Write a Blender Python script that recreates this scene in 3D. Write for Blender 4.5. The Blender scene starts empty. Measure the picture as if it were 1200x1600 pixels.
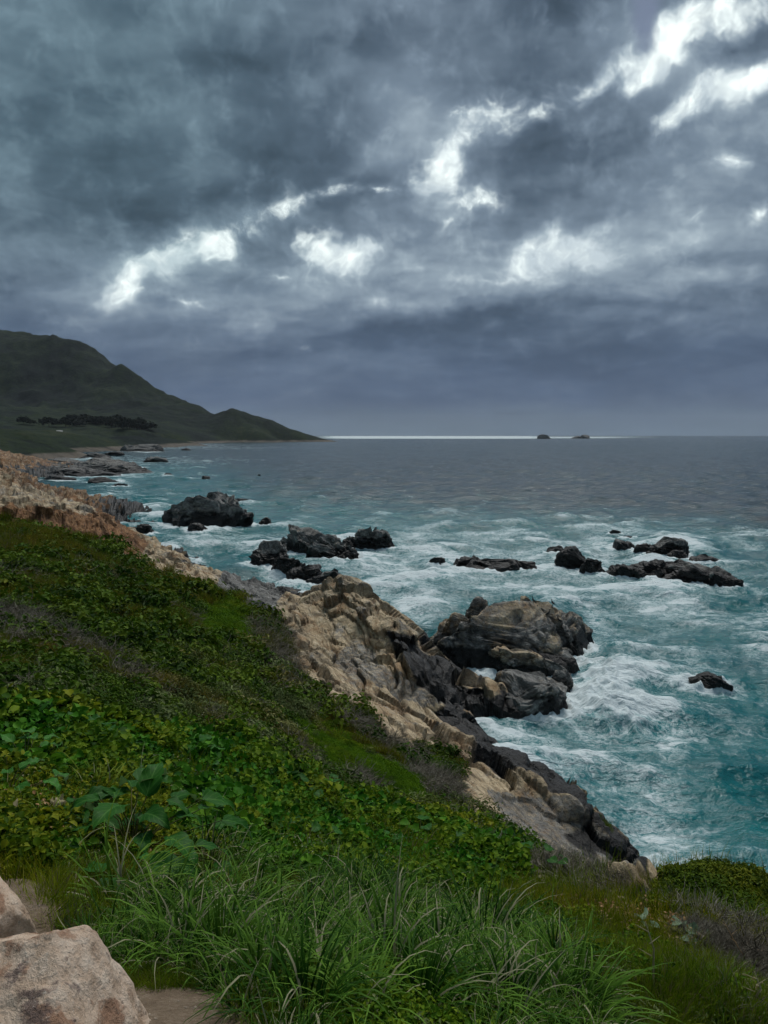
import bpy, bmesh, math, random
import numpy as np
from mathutils import Vector, Matrix, Euler
random.seed(7)
SC = bpy.context.scene
COL = SC.collection
R = math.radians
# ------------------------------------------------------------------ camera
EYE = 22.0
PITCH = R(5.9)
FPX = 1165.0                       # focal length in photo pixels (1200 x 1600)
cam = bpy.data.cameras.new('camera')
cam.sensor_fit = 'VERTICAL'; cam.sensor_height = 24.0
cam.lens = 24.0 * FPX / 1600.0
cam.clip_start = 0.05; cam.clip_end = 200000
camo = bpy.data.objects.new('camera', cam); COL.objects.link(camo)
camo.location = (0, 0, EYE); camo.rotation_euler = (math.pi/2 - PITCH, 0, 0)
SC.camera = camo

# ------------------------------------------------------------------ node helper
class NT:
    def __init__(s, tree):
        s.t = tree; s.n = tree.nodes; s.l = tree.links
    def new(s, typ, **kw):
        nd = s.n.new(typ)
        for k, v in kw.items(): setattr(nd, k, v)
        return nd
    def put(s, sock, v):
        if isinstance(v, bpy.types.NodeSocket): s.l.new(v, sock)
        elif v is not None:
            if sock.type == 'RGBA' and len(v) == 3: v = (*v, 1)
            sock.default_value = v
    def m(s, op, a, b=None, c=None, clamp=False):
        nd = s.new('ShaderNodeMath', operation=op, use_clamp=clamp)
        s.put(nd.inputs[0], a); s.put(nd.inputs[1], b); s.put(nd.inputs[2], c)
        return nd.outputs[0]
    def vm(s, op, a, b=None, scale=None):
        nd = s.new('ShaderNodeVectorMath', operation=op)
        s.put(nd.inputs[0], a); s.put(nd.inputs[1], b)
        if scale is not None: s.put(nd.inputs['Scale'], scale)
        return nd.outputs['Value'] if op in ('LENGTH', 'DOT_PRODUCT', 'DISTANCE') else nd.outputs[0]
    def mix(s, f, a, b, blend='MIX'):
        nd = s.new('ShaderNodeMix', data_type='RGBA', blend_type=blend)
        s.put(nd.inputs[0], f); s.put(nd.inputs[6], a); s.put(nd.inputs[7], b)
        return nd.outputs[2]
    def ss(s, x, lo, hi, a=0.0, b=1.0):
        nd = s.new('ShaderNodeMapRange', interpolation_type='SMOOTHSTEP')
        s.put(nd.inputs[0], x); s.put(nd.inputs[1], lo); s.put(nd.inputs[2], hi); s.put(nd.inputs[3], a); s.put(nd.inputs[4], b)
        return nd.outputs[0]
    def noise(s, vec, scale, detail=4, rough=.55, dist=0.0, col=False, typ=None, lac=2.0):
        nd = s.new('ShaderNodeTexNoise')
        if typ: nd.noise_type = typ
        s.put(nd.inputs['Vector'], vec); s.put(nd.inputs['Scale'], scale); nd.inputs['Detail'].default_value = detail
        nd.inputs['Roughness'].default_value = rough; nd.inputs['Distortion'].default_value = dist
        nd.inputs['Lacunarity'].default_value = lac
        return nd.outputs[1] if col else nd.outputs[0]
    def vor(s, vec, scale, feat='F1', out=0, rnd=1.0):
        nd = s.new('ShaderNodeTexVoronoi', feature=feat)
        s.put(nd.inputs['Vector'], vec); nd.inputs['Scale'].default_value = scale; nd.inputs['Randomness'].default_value = rnd
        return nd.outputs[out]
    def mapping(s, vec, loc=(0,0,0), rot=(0,0,0), sc=(1,1,1), typ='POINT'):
        nd = s.new('ShaderNodeMapping', vector_type=typ)
        s.put(nd.inputs[0], vec); nd.inputs['Location'].default_value = loc; nd.inputs['Rotation'].default_value = rot; nd.inputs['Scale'].default_value = sc
        return nd.outputs[0]
    def comb(s, x, y, z=0.0):
        nd = s.new('ShaderNodeCombineXYZ'); s.put(nd.inputs[0], x); s.put(nd.inputs[1], y); s.put(nd.inputs[2], z); return nd.outputs[0]
    def sep(s, v):
        nd = s.new('ShaderNodeSeparateXYZ'); s.put(nd.inputs[0], v); return nd.outputs
    def attr(s, name, out='Fac', typ='GEOMETRY'):
        nd = s.new('ShaderNodeAttribute', attribute_name=name, attribute_type=typ); return nd.outputs[out]
    def ramp(s, f, stops):
        nd = s.new('ShaderNodeValToRGB'); s.put(nd.inputs[0], f); e = nd.color_ramp.elements
        while len(e) < len(stops): e.new(.5)
        for k, (p, c) in enumerate(stops):
            e[k].position = p; e[k].color = (*c, 1) if len(c) == 3 else c
        return nd.outputs[0]
    def bump(s, h, strength=.5, dist=.1, normal=None):
        nd = s.new('ShaderNodeBump'); nd.inputs['Strength'].default_value = strength; nd.inputs['Distance'].default_value = dist
        s.put(nd.inputs['Height'], h)
        if normal is not None: s.put(nd.inputs['Normal'], normal)
        return nd.outputs[0]

# ------------------------------------------------------------------ sky: Nishita behind a broken storm-cloud deck
SUN_EL, SUN_AZ = R(58), R(12)      # sun behind the clouds, ahead and a little right (azimuth from +Y to +X)
w = bpy.data.worlds.new('World'); SC.world = w; w.use_nodes = True
T = NT(w.node_tree); T.n.clear()
geo = T.new('ShaderNodeNewGeometry')
D = T.vm('SCALE', geo.outputs['Incoming'], scale=-1.0)
tc = T.new('ShaderNodeTexCoord')
D = tc.outputs['Generated']
dx, dy, dz = T.sep(D)
az = T.m('ARCTAN2', dx, dy)
el = T.m('ARCSINE', dz)
# cloud plane coordinates give perspective to the deck
inv = T.m('DIVIDE', 1.0, T.m('ADD', T.m('MAXIMUM', dz, 0.0), 0.26))
plane = T.comb(T.m('MULTIPLY', dx, inv), T.m('MULTIPLY', dy, inv), 0.0)
ae = T.comb(az, el, 0.0)
wob = T.vm('SUBTRACT', T.noise(plane, 2.2, 3, .6, col=True), (.5, .5, .5))
wob2 = T.vm('SUBTRACT', T.noise(ae, 9.0, 4, .62, col=True), (.5, .5, .5))
aew = T.vm('ADD', T.vm('ADD', ae, T.vm('SCALE', wob, scale=.05)), T.vm('SCALE', wob2, scale=.06))
aew = T.vm('MULTIPLY', aew, (1, 1, 0))

def pix_dir(u, v):
    x = (u-600)/FPX; yv = -(v-800)/FPX
    d = Vector((x, math.cos(PITCH) + yv*math.sin(PITCH), -math.sin(PITCH) + yv*math.cos(PITCH))).normalized()
    return math.atan2(d.x, d.y), math.asin(d.z)
def blob_sum(lst, coords):
    acc = None
    for i_, (u, v, ru, rv, ang, s) in enumerate(lst):
        if i_ and i_ % 8 == 0:      # a hair of the running sum keeps the node evaluation in order (small shader stack)
            coords = T.vm('ADD', coords, T.vm('SCALE', (1e-7, 0, 0), scale=acc))
        a, e = pix_dir(u, v)
        k = 1.0/math.sqrt(1+((u-600)**2+(v-800)**2)/FPX**2)
        gn = T.new('ShaderNodeTexGradient', gradient_type='QUADRATIC_SPHERE'); T.put(gn.inputs[0], coords); tm_ = gn.texture_mapping; tm_.vector_type = 'TEXTURE'
        tm_.translation = (a, e, 0); tm_.rotation = (0, 0, -R(ang)); tm_.scale = (ru/FPX*k*2.15, rv/FPX*k*2.15, 1)
        acc = T.m('MULTIPLY_ADD', gn.outputs[1], s*1.05, acc if acc is not None else 0.0)
    return acc
bright = [(180,446,36,20,-25,.95),(215,425,34,16,-40,.8),(262,398,48,26,-38,1.0),(318,372,34,24,-25,.95),(345,380,22,20,30,.7),(395,342,36,24,-30,.62),(465,318,32,18,-30,.72),
          (530,298,36,10,-8,.62),(588,297,26,12,0,.66),(500,395,34,24,20,.95),(545,412,46,20,0,1.0),(575,400,18,8,0,.7),(432,438,22,9,0,.55),(482,372,26,9,10,.45),
          (668,300,26,26,0,.8),(690,275,32,26,0,.9),(702,232,26,34,15,.9),(740,190,30,24,-20,.9),(778,172,34,26,-5,1.05),(835,178,34,14,-20,.75),(895,128,36,18,-32,.95),(920,112,20,14,-30,.9),(750,312,32,18,0,1.0),(700,325,26,14,0,.6),
          (1010,75,60,26,-30,.8),(1060,55,70,30,-32,1.0),(1110,22,80,26,-25,1.0),(1180,6,60,24,-10,.85),(970,70,24,18,-30,.5),(1150,128,80,24,-14,.75),(1090,148,60,20,-20,.75),(1052,180,26,18,-30,1.0),(972,120,20,12,0,.8),(1195,120,30,20,0,.7),
          (1150,253,30,20,0,.85),(818,400,26,26,40,.8),(838,372,30,16,-20,.7),(880,382,50,18,14,.85),(925,402,34,16,30,.75),(752,430,50,8,0,.5),(600,470,60,8,5,.35),(290,472,60,8,10,.4),
          (690,350,28,12,10,.5),(1090,340,34,12,-20,.4),(470,548,20,8,0,.45),(1185,330,40,14,-20,.4),(1040,30,20,10,-30,.5)]
veil = [(560,430,330,60,0,.30),(1060,330,230,110,0,.30),(860,430,240,50,0,.24),(420,520,190,70,5,.22),(650,200,110,110,0,.14),(315,180,50,50,20,.22),(210,185,40,60,40,.10),
        (130,430,110,60,-20,.16),(570,245,100,30,-20,.28),(250,110,60,120,20,.10),(960,60,170,70,-30,.25),(1090,440,150,16,-3,.15),(750,480,140,22,-5,.14),(690,560,60,20,0,.08),(100,60,60,60,0,.08),
        (700,260,120,90,-30,.22),(270,400,150,60,-30,.22),(880,380,110,60,0,.18),(1110,110,150,90,-20,.22),(640,90,160,40,-20,.08),(930,600,300,30,0,.05),(280,560,160,50,20,.12)]
darkb = [(640,512,190,28,-6,.42),(780,486,90,18,-14,.22),(900,560,250,34,0,.26),(850,240,120,60,-10,.30),(800,300,120,50,0,.22),(160,250,200,90,0,.20),(60,190,120,60,0,.16),(1090,410,150,18,-4,.26),(1000,470,180,14,3,.16),(470,250,190,50,15,.24),
         (1000,560,260,40,0,.12),(40,470,140,50,0,.20),(330,300,180,40,-10,.18),(870,30,90,60,-30,.20),(160,560,150,30,10,.12),(450,170,120,60,10,.10),(560,60,60,60,0,.05),(200,340,120,40,-20,.14),(1150,70,60,20,-20,.25)]
B = blob_sum(bright, aew)
V = blob_sum(veil, T.vm('ADD', aew, T.vm('SCALE', (1e-7, 0, 0), scale=B)))
K = blob_sum(darkb, T.vm('ADD', aew, T.vm('SCALE', (1e-7, 0, 0), scale=V)))
# the deck: big billows, shaded from the side of the sun
PW = T.vm('ADD', plane, T.vm('SCALE', wob, scale=.20))
h1 = T.noise(PW, 1.7, 6, .52); h2 = T.noise(T.vm('ADD', PW, (.030, .085, 0)), 1.7, 3, .50)
m1 = T.noise(PW, 5.5, 4, .55); m2 = T.noise(T.vm('ADD', PW, (.010, .030, 0)), 5.5, 2, .55)
n2 = T.noise(aew, 26.0, 5, .64)
n14 = T.noise(aew, 13.0, 4, .6)
relief = T.m('ADD', T.m('MULTIPLY', T.m('SUBTRACT', h1, h2), .9), T.m('MULTIPLY', T.m('SUBTRACT', m1, m2), .30))
back = T.ss(T.m('ABSOLUTE', az), .5, .95)
gap = T.m('MULTIPLY', T.ss(h1, .62, .80), T.m('MULTIPLY', back, .9))
nb = T.m('ADD', T.m('MULTIPLY', T.m('SUBTRACT', n14, .5), 2.0), T.m('MULTIPLY', T.m('SUBTRACT', n2, .5), 2.9))
core = T.m('MULTIPLY', T.ss(T.m('ADD', B, nb), .26, 1.85), T.ss(B, .05, .45))
halo = T.m('MULTIPLY', T.ss(T.m('ADD', B, T.m('MULTIPLY', nb, .35)), -.10, .90), .46)
lum = T.m('ADD', T.m('MULTIPLY', T.m('SUBTRACT', h1, .5), .75), T.m('ADD', T.m('MULTIPLY', T.m('SUBTRACT', m1, .5), .26), .32))
lum = T.m('ADD', lum, relief)
lum = T.m('ADD', lum, V); lum = T.m('SUBTRACT', lum, K)
lum = T.m('ADD', lum, T.m('MULTIPLY', T.m('SUBTRACT', n2, .5), .16))
lum = T.m('ADD', lum, halo)
lum = T.m('MAXIMUM', lum, .03)
base = T.ramp(lum, [(0, (.030,.048,.068)), (.22, (.060,.088,.122)), (.5, (.130,.175,.225)), (.75, (.235,.295,.345)), (1.0, (.42,.49,.53))])
# teal in the thick cloud at upper left, bluer elsewhere and towards the horizon
base = T.mix(T.m('MULTIPLY', T.ss(az, .05, -.35), T.ss(el, .1, .35)), base, T.vm('MULTIPLY', base, (.90, 1.02, .96)))
hz = T.ss(el, .015, .24, 1.0, 0.0)
hzn = T.m('MULTIPLY', T.m('SUBTRACT', T.noise(T.vm('MULTIPLY', aew, (1, 3.2, 1)), 4.5, 4, .55), .5), .75)
hzc = T.mix(T.ss(T.m('ADD', el, T.m('MULTIPLY', hzn, .05)), -.005, .05), (.100,.145,.200), (.052,.082,.148))
hzc = T.vm('SCALE', hzc, scale=T.m('ADD', 1.0, hzn))
base = T.mix(T.m('MULTIPLY', hz, .85), base, hzc)
cloud = T.mix(T.m('MINIMUM', T.m('ADD', core, gap), 1.0), base, T.vm('SCALE', (.74,.81,.79), scale=T.m('ADD', .62, T.m('MULTIPLY', n2, .75))))
sky = T.new('ShaderNodeTexSky'); sky.sky_type = 'NISHITA'; sky.sun_disc = False
sky.sun_elevation = SUN_EL; sky.sun_rotation = SUN_AZ
STR = 0.10
cl10 = T.vm('SCALE', cloud, scale=1.0/STR)
ga, ge = pix_dir(1006, 22)
mp = T.mapping(aew, (ga, ge, 0), (0, 0, R(-30)), (.022, .026, 1), 'TEXTURE')
open_ = T.ss(T.vm('LENGTH', mp), .4, 1.2, .85, 0.0)
nis = T.vm('SCALE', sky.outputs[0], scale=.35)
out = T.mix(T.m('ADD', open_, .03), cl10, nis)
bg = T.new('ShaderNodeBackground'); T.put(bg.inputs[0], out); bg.inputs[1].default_value = STR
wo = T.new('ShaderNodeOutputWorld'); T.l.new(bg.outputs[0], wo.inputs[0])
w.cycles.sampling_method = 'MANUAL'; w.cycles.sample_map_resolution = 512
# ------------------------------------------------------------------ sun, spread wide by the cloud
sl = bpy.data.lights.new('sun', 'SUN'); sl.energy = 1.5; sl.angle = R(24); sl.color = (1.0, .985, .955)
so = bpy.data.objects.new('sun', sl); COL.objects.link(so); so.location = (0, 0, 120)
sd = Vector((math.sin(SUN_AZ)*math.cos(SUN_EL), math.cos(SUN_AZ)*math.cos(SUN_EL), math.sin(SUN_EL)))
so.rotation_euler = (-sd).to_track_quat('-Z', 'Y').to_euler()
SC.view_settings.view_transform = 'Standard'; SC.view_settings.look = 'None'
SC.view_settings.exposure = 0.5; SC.view_settings.gamma = 1.0; SC.view_settings.use_curve_mapping = False

SC.cycles.use_adaptive_sampling = True; SC.cycles.adaptive_threshold = .02; SC.cycles.adaptive_min_samples = 10
SC.cycles.max_bounces = 4; SC.cycles.diffuse_bounces = 2; SC.cycles.glossy_bounces = 2; SC.cycles.transmission_bounces = 2; SC.cycles.transparent_max_bounces = 4
SC.cycles.caustics_reflective = False; SC.cycles.caustics_refractive = False
# ------------------------------------------------------------------ numpy noise
def h32(ix, iy, iz, seed):
    h = (ix.astype(np.int64)*374761393 + iy.astype(np.int64)*668265263 + iz.astype(np.int64)*2147483647 + seed*1274126177) & 0xffffffff
    h = ((h ^ (h >> 13)) * 1274126177) & 0xffffffff
    h = ((h ^ (h >> 16)) * 2246822519) & 0xffffffff
    return (h ^ (h >> 15)) & 0xffffffff
def rnd(ix, iy, iz, seed): return (h32(ix, iy, iz, seed) / 4294967295.0).astype(np.float32)
def vnoise(p, seed=0):
    f = np.floor(p); i = f.astype(np.int64); t = (p-f).astype(np.float32); t = t*t*t*(t*(t*6-15)+10)
    r = 0
    for a in (0, 1):
        wx = t[:, 0] if a else 1-t[:, 0]
        for b in (0, 1):
            wy = t[:, 1] if b else 1-t[:, 1]
            for c in (0, 1):
                wz = t[:, 2] if c else 1-t[:, 2]
                r = r + wx*wy*wz*rnd(i[:, 0]+a, i[:, 1]+b, i[:, 2]+c, seed)
    return r*2-1
def fbm(p, sc, octv=4, seed=0, gain=.5):
    r = 0; a = 1; p = np.asarray(p, np.float64)*sc
    for k in range(octv):
        r = r + a*vnoise(p + 17.3*k, seed+k); a *= gain; p = p*2.03
    return r
def ridged(p, sc, octv=4, seed=0):
    r = 0; a = 1; p = np.asarray(p, np.float64)*sc
    for k in range(octv):
        r = r + a*(1-np.abs(vnoise(p + 9.1*k, seed+k))*2); a *= .5; p = p*2.07
    return r
def cells(p, seed=0):
    """nearest jittered cell: distances d1, d2, offset from its centre, two random numbers and a random vector"""
    p = np.asarray(p, np.float64); f = np.floor(p).astype(np.int64); N = len(p)
    d1 = np.full(N, 9e9); d2 = np.full(N, 9e9); best = np.zeros((N, 3), np.int64); off = np.zeros((N, 3))
    for a in (-1, 0, 1):
        for b in (-1, 0, 1):
            for c in (-1, 0, 1):
                ci = f + (a, b, c)
                h = h32(ci[:, 0], ci[:, 1], ci[:, 2], seed)
                q0 = (p[:, 0]-ci[:, 0]-.1) - (h & 1023)*(.8/1023); q1 = (p[:, 1]-ci[:, 1]-.1) - ((h >> 10) & 1023)*(.8/1023); q2 = (p[:, 2]-ci[:, 2]-.1) - ((h >> 20) & 1023)*(.8/1023)
                d = q0*q0+q1*q1+q2*q2
                m1 = d < d1
                d2 = np.where(m1, d1, np.minimum(d2, d)); d1 = np.where(m1, d, d1)
                mi = np.nonzero(m1)[0]
                best[mi] = ci[mi]; off[mi, 0] = q0[mi]; off[mi, 1] = q1[mi]; off[mi, 2] = q2[mi]
    g = np.stack([rnd(best[:, 0], best[:, 1], best[:, 2], seed+11+k)*2-1 for k in range(3)], 1)
    o = rnd(best[:, 0], best[:, 1], best[:, 2], seed+23)*2-1
    return np.sqrt(d1), np.sqrt(d2), off, g, o
def rotm(ax, ay, az_): return np.array(Euler((R(ax), R(ay), R(az_))).to_matrix())
_a = np.array([.41, -.90, -.10]); _a /= np.linalg.norm(_a)
_c = np.array([-.30, -.25, .92]); _c -= _a*(_c@_a); _c /= np.linalg.norm(_c)
STRATA = np.stack([_a, np.cross(_c, _a), _c], 1)      # columns: along the sheets, across them, through them
def fracture(p, sizes=((8, .8), (3.0, .40), (1.1, .13)), seed=3, aniso=(3.0, .85, .8), k=1.0, step=.22, tilt=.9):
    """blocky jointed-rock relief (metres) and a crack mask"""
    p = np.asarray(p, np.float64)
    q0 = p @ STRATA / np.array(aniso)
    wv = np.stack([fbm(p, .30, 2, 90+i) for i in range(3)], 1)
    disp = 0; crack = np.zeros(len(p))
    for j, (s, amp) in enumerate(sizes):
        q = q0/s + wv*.25
        d1, d2, off, g, o = cells(q, seed+j*40)
        g[:, 0] *= .35
        disp = disp + amp*k*(o*step + np.einsum('ij,ij->i', off, g)*tilt + .12 - .15*d1*d1)
        e = d2-d1
        cr = np.clip(1-e/(.10 if j < 2 else .14), 0, 1)
        disp = disp - cr*min(amp*.32, .22)*k
        crack = np.maximum(crack, cr*(1.0 if j < 2 else .6))
    return disp, crack

def pix_ray(u, v):
    x = (u-600)/FPX; yv = -(v-800)/FPX
    return np.array([x, math.cos(PITCH)+yv*math.sin(PITCH), -math.sin(PITCH)+yv*math.cos(PITCH)])
def at_z(u, v, z):
    d = pix_ray(u, v); t = (z-EYE)/d[2]; return (d[0]*t, d[1]*t, z)
def at_y(u, v, y):
    d = pix_ray(u, v); t = y/d[1]; return (d[0]*t, y, EYE+d[2]*t)
def to_pix(P):
    P = np.asarray(P, np.float64); x = P[:, 0]; y = P[:, 1]; z = P[:, 2]-EYE
    dep = y*math.cos(PITCH) - z*math.sin(PITCH); up = y*math.sin(PITCH) + z*math.cos(PITCH)
    dep = np.maximum(dep, 1e-3)
    return 600 + FPX*x/dep, 800 - FPX*up/dep
def in_poly(u, v, poly):
    ins = np.zeros(len(u), bool); n = len(poly)
    for i in range(n):
        x1, y1 = poly[i]; x2, y2 = poly[(i+1) % n]
        c = ((y1 > v) != (y2 > v)) & (u < (x2-x1)*(v-y1)/((y2-y1) if y2 != y1 else 1e-9)+x1)
        ins ^= c
    return ins
def poly_dist(u, v, poly):
    """signed pixel distance to a polygon, positive inside"""
    best = np.full(len(u), 9e9); n = len(poly)
    for i in range(n):
        a = np.array(poly[i], float); b = np.array(poly[(i+1) % n], float); ab = b-a
        t = np.clip(((u-a[0])*ab[0]+(v-a[1])*ab[1])/(ab@ab), 0, 1)
        best = np.minimum(best, np.hypot(u-a[0]-t*ab[0], v-a[1]-t*ab[1]))
    return np.where(in_poly(u, v, poly), best, -best)
class RBF:
    def __init__(s, X, Z, smooth=0.0):
        s.X = np.asarray(X, float); Z = np.asarray(Z, float); n = len(Z)
        K_ = s.k(s.X, s.X) + smooth*np.eye(n); P_ = np.c_[np.ones(n), s.X]
        A = np.block([[K_, P_], [P_.T, np.zeros((3, 3))]])
        s.w = np.linalg.lstsq(A, np.r_[Z, 0, 0, 0], rcond=None)[0]
    @staticmethod
    def k(A, B_):
        d2 = ((A[:, None, :]-B_[None, :, :])**2).sum(2); return .5*d2*np.log(d2+1e-9)
    def __call__(s, Q):
        out_ = np.empty(len(Q))
        for i in range(0, len(Q), 20000):
            q = Q[i:i+20000]; out_[i:i+20000] = s.k(q, s.X) @ s.w[:-3] + s.w[-3] + q @ s.w[-2:]
        return out_
def make_mesh(name, V_, F_, mats, smooth=True, attrs=None, parent=None, fmat=None, link=True, loc=None):
    V_ = np.asarray(V_, np.float32); F_ = np.asarray(F_, np.int32)
    me = bpy.data.meshes.new(name)
    k = F_.shape[1]
    me.vertices.add(len(V_)); me.vertices.foreach_set('co', V_.ravel())
    me.loops.add(F_.size); me.loops.foreach_set('vertex_index', F_.ravel())
    me.polygons.add(len(F_)); me.polygons.foreach_set('loop_start', np.arange(0, F_.size, k, dtype=np.int32))
    me.polygons.foreach_set('loop_total', np.full(len(F_), k, np.int32))
    if fmat is not None: me.polygons.foreach_set('material_index', np.asarray(fmat, np.int32))
    me.update(calc_edges=True)
    me.polygons.foreach_set('use_smooth', np.full(len(F_), smooth, bool))
    for m_ in (mats if isinstance(mats, (list, tuple)) else [mats]): me.materials.append(m_)
    for an, av in (attrs or {}).items():
        a_ = me.attributes.new(an, 'FLOAT', 'POINT'); a_.data.foreach_set('value', np.asarray(av, np.float32))
    o = bpy.data.objects.new(name, me)
    if link: COL.objects.link(o)
    if parent: o.parent = parent
    if loc is not None: o.location = loc
    return o
def compact(V_, F_, keepF, attrs):
    F_ = F_[keepF]; used = np.unique(F_); mp_ = -np.ones(len(V_), np.int64); mp_[used] = np.arange(len(used))
    return V_[used], mp_[F_], {k: v[used] for k, v in attrs.items()}
def grid_faces(nr, nc):
    i = np.arange(nr-1)[:, None]*nc + np.arange(nc-1)[None, :]
    return np.stack([i, i+1, i+nc+1, i+nc], -1).reshape(-1, 4)
def tag(o, label=None, cat=None, group=None, kind=None):
    if label: o['label'] = label
    if cat: o['category'] = cat
    if group: o['group'] = group
    if kind: o['kind'] = kind
    return o
def empty(name, loc, rz=0.0):
    o = bpy.data.objects.new(name, None); COL.objects.link(o); o.location = loc; o.rotation_euler = (0, 0, rz)
    o.empty_display_size = .2; return o
def mat(name):
    m_ = bpy.data.materials.new(name); m_.use_nodes = True
    t = NT(m_.node_tree); b = t.n['Principled BSDF']
    return m_, t, b
# ------------------------------------------------------------------ materials of the setting
def rock_material(name):
    """jointed granite: colour from the vertex masks 'tan' (weathered buff), 'rust' (eroded earth) and 'wet' (black algae band)"""
    m_, t, b = mat(name)
    P = t.new('ShaderNodeNewGeometry').outputs['Position']
    E_ = Matrix(STRATA.T.tolist()).to_euler()
    Ps = t.mapping(t.mapping(P, rot=tuple(E_)), sc=(.38, 1.0, 1.5))
    a = t.noise(P, .55, 6, .6); f = t.noise(P, 3.0, 8, .65); g = t.noise(Ps, 1.7, 8, .62)
    grey = t.ramp(g, [(.28, (.055,.055,.052)), (.42, (.14,.137,.128)), (.56, (.26,.25,.23)), (.72, (.40,.385,.35))])
    tanc = t.ramp(g, [(.25, (.16,.12,.075)), (.40, (.40,.30,.18)), (.55, (.60,.47,.30)), (.75, (.72,.61,.44))])
    tanc = t.mix(t.ss(a, .48, .66, 0, .75), tanc, (.33,.19,.085))
    rust = t.ramp(g, [(.25, (.075,.036,.018)), (.45, (.20,.088,.030)), (.6, (.32,.165,.068)), (.8, (.42,.27,.14))])
    at = t.m('ADD', t.attr('tan'), t.m('MULTIPLY', t.m('SUBTRACT', f, .5), .9))
    c = t.mix(t.ss(at, .3, .7), grey, tanc)
    c = t.mix(t.ss(t.m('ADD', t.attr('rust'), t.m('MULTIPLY', t.m('SUBTRACT', a, .5), .8)), .35, .65), c, rust)
    # lichen, streaks, grime
    c = t.mix(t.ss(t.noise(P, 7.0, 6, .7), .56, .70, 0, .55), c, (.07,.068,.06))
    c = t.mix(t.ss(t.noise(P, 1.4, 6, .7), .60, .72, 0, .45), c, (.17,.165,.075))
    c = t.mix(t.m('MULTIPLY', t.attr('crack'), .55), c, (.035,.030,.024))
    # fine joint lines that the mesh is too coarse for
    jv = t.vm('ADD', t.vm('SCALE', Ps, scale=1.0), t.vm('SCALE', t.noise(P, .8, 3, .5, col=True), scale=.35))
    j1 = t.vor(jv, .55, 'DISTANCE_TO_EDGE'); j2 = t.vor(jv, 1.7, 'DISTANCE_TO_EDGE')
    jl = t.m('MAXIMUM', t.ss(j1, .0, .03, 1, 0), t.ss(j2, 0, .035, .6, 0))
    jl = t.m('MULTIPLY', jl, t.ss(f, .38, .55))
    blk = t.m('ADD', t.m('MULTIPLY', t.sep(t.vor(jv, .8, 'F1', 1))[0], .55), t.m('MULTIPLY', t.sep(t.vor(jv, 2.6, 'F1', 1))[1], .28))
    c = t.mix(t.m('MULTIPLY', jl, .55), c, (.04,.036,.03))
    wv = t.m('ADD', t.attr('wet'), t.m('MULTIPLY', t.m('SUBTRACT', f, .5), .7))
    wt = t.ss(wv, .35, .65)
    black = t.ramp(g, [(.3, (.006,.006,.006)), (.6, (.018,.016,.014)), (.85, (.045,.042,.036))])
    c = t.mix(wt, c, black)
    t.put(b.inputs['Base Color'], c)
    t.put(b.inputs['Roughness'], t.m('SUBTRACT', .88, t.m('MULTIPLY', wt, .34)))
    b.inputs['Specular IOR Level'].default_value = .35
    hgt = t.m('ADD', t.m('MULTIPLY', g, .5), t.m('SUBTRACT', t.m('MULTIPLY', f, .5), t.m('MULTIPLY', jl, .35)))
    hgt = t.m('ADD', t.m('ADD', t.m('MULTIPLY', g, .5), blk), t.m('MULTIPLY', f, .5))
    t.put(b.inputs['Normal'], t.bump(hgt, 1.0, .34))
    return m_
M_ROCK = rock_material('rock')

def soil_material():
    m_, t, b = mat('soil_and_moss')
    P = t.new('ShaderNodeNewGeometry').outputs['Position']
    n = t.noise(P, .5, 6, .65); f = t.noise(P, 9.0, 7, .7); q = t.noise(P, 60, 4, .7)
    veg = t.ramp(t.m('ADD', t.m('MULTIPLY', n, .6), t.m('MULTIPLY', f, .4)), [(.3, (.014,.020,.006)), (.5, (.030,.040,.010)), (.7, (.055,.050,.018))])
    dead = t.ramp(f, [(.3, (.045,.040,.038)), (.7, (.13,.115,.105))])
    path = t.ramp(t.m('ADD', t.m('MULTIPLY', f, .6), t.m('MULTIPLY', q, .4)), [(.3, (.10,.070,.045)), (.5, (.21,.155,.105)), (.7, (.34,.27,.20))])
    c = t.mix(t.ss(t.m('ADD', t.attr('dead'), t.m('MULTIPLY', t.m('SUBTRACT', f, .5), .8)), .3, .7), veg, dead)
    pv = t.m('ADD', t.attr('path'), t.m('MULTIPLY', t.m('SUBTRACT', f, .5), .8))
    c = t.mix(t.ss(pv, .35, .65), c, path)
    t.put(b.inputs['Base Color'], c); b.inputs['Roughness'].default_value = .95; b.inputs['Specular IOR Level'].default_value = .15
    t.put(b.inputs['Normal'], t.bump(t.m('ADD', f, t.m('MULTIPLY', q, .25)), .8, .06))
    return m_
M_SOIL = soil_material()

def hill_material():
    m_, t, b = mat('far_hillside')
    P = t.new('ShaderNodeNewGeometry').outputs['Position']
    n = t.noise(P, .0035, 8, .62); f = t.noise(P, .03, 7, .68)
    s = t.m('ADD', t.m('MULTIPLY', n, .6), t.m('MULTIPLY', f, .4))
    s = t.m('ADD', s, t.m('MULTIPLY', t.m('SUBTRACT', t.noise(P, .12, 4, .7), .5), .25))
    c = t.ramp(s, [(.36, (.005,.009,.010)), (.47, (.010,.017,.014)), (.56, (.020,.033,.016)), (.68, (.042,.048,.024))])
    rk = t.ramp(f, [(.3, (.05,.045,.04)), (.7, (.20,.17,.135))])
    c = t.mix(t.ss(t.m('ADD', t.attr('tan'), t.m('MULTIPLY', t.m('SUBTRACT', f, .5), .9)), .3, .7), c, rk)
    t.put(b.inputs['Base Color'], c); b.inputs['Roughness'].default_value = .95; b.inputs['Specular IOR Level'].default_value = .1
    t.put(b.inputs['Normal'], t.bump(f, .7, 9.0))
    return m_
M_HILL = hill_material()

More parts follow.
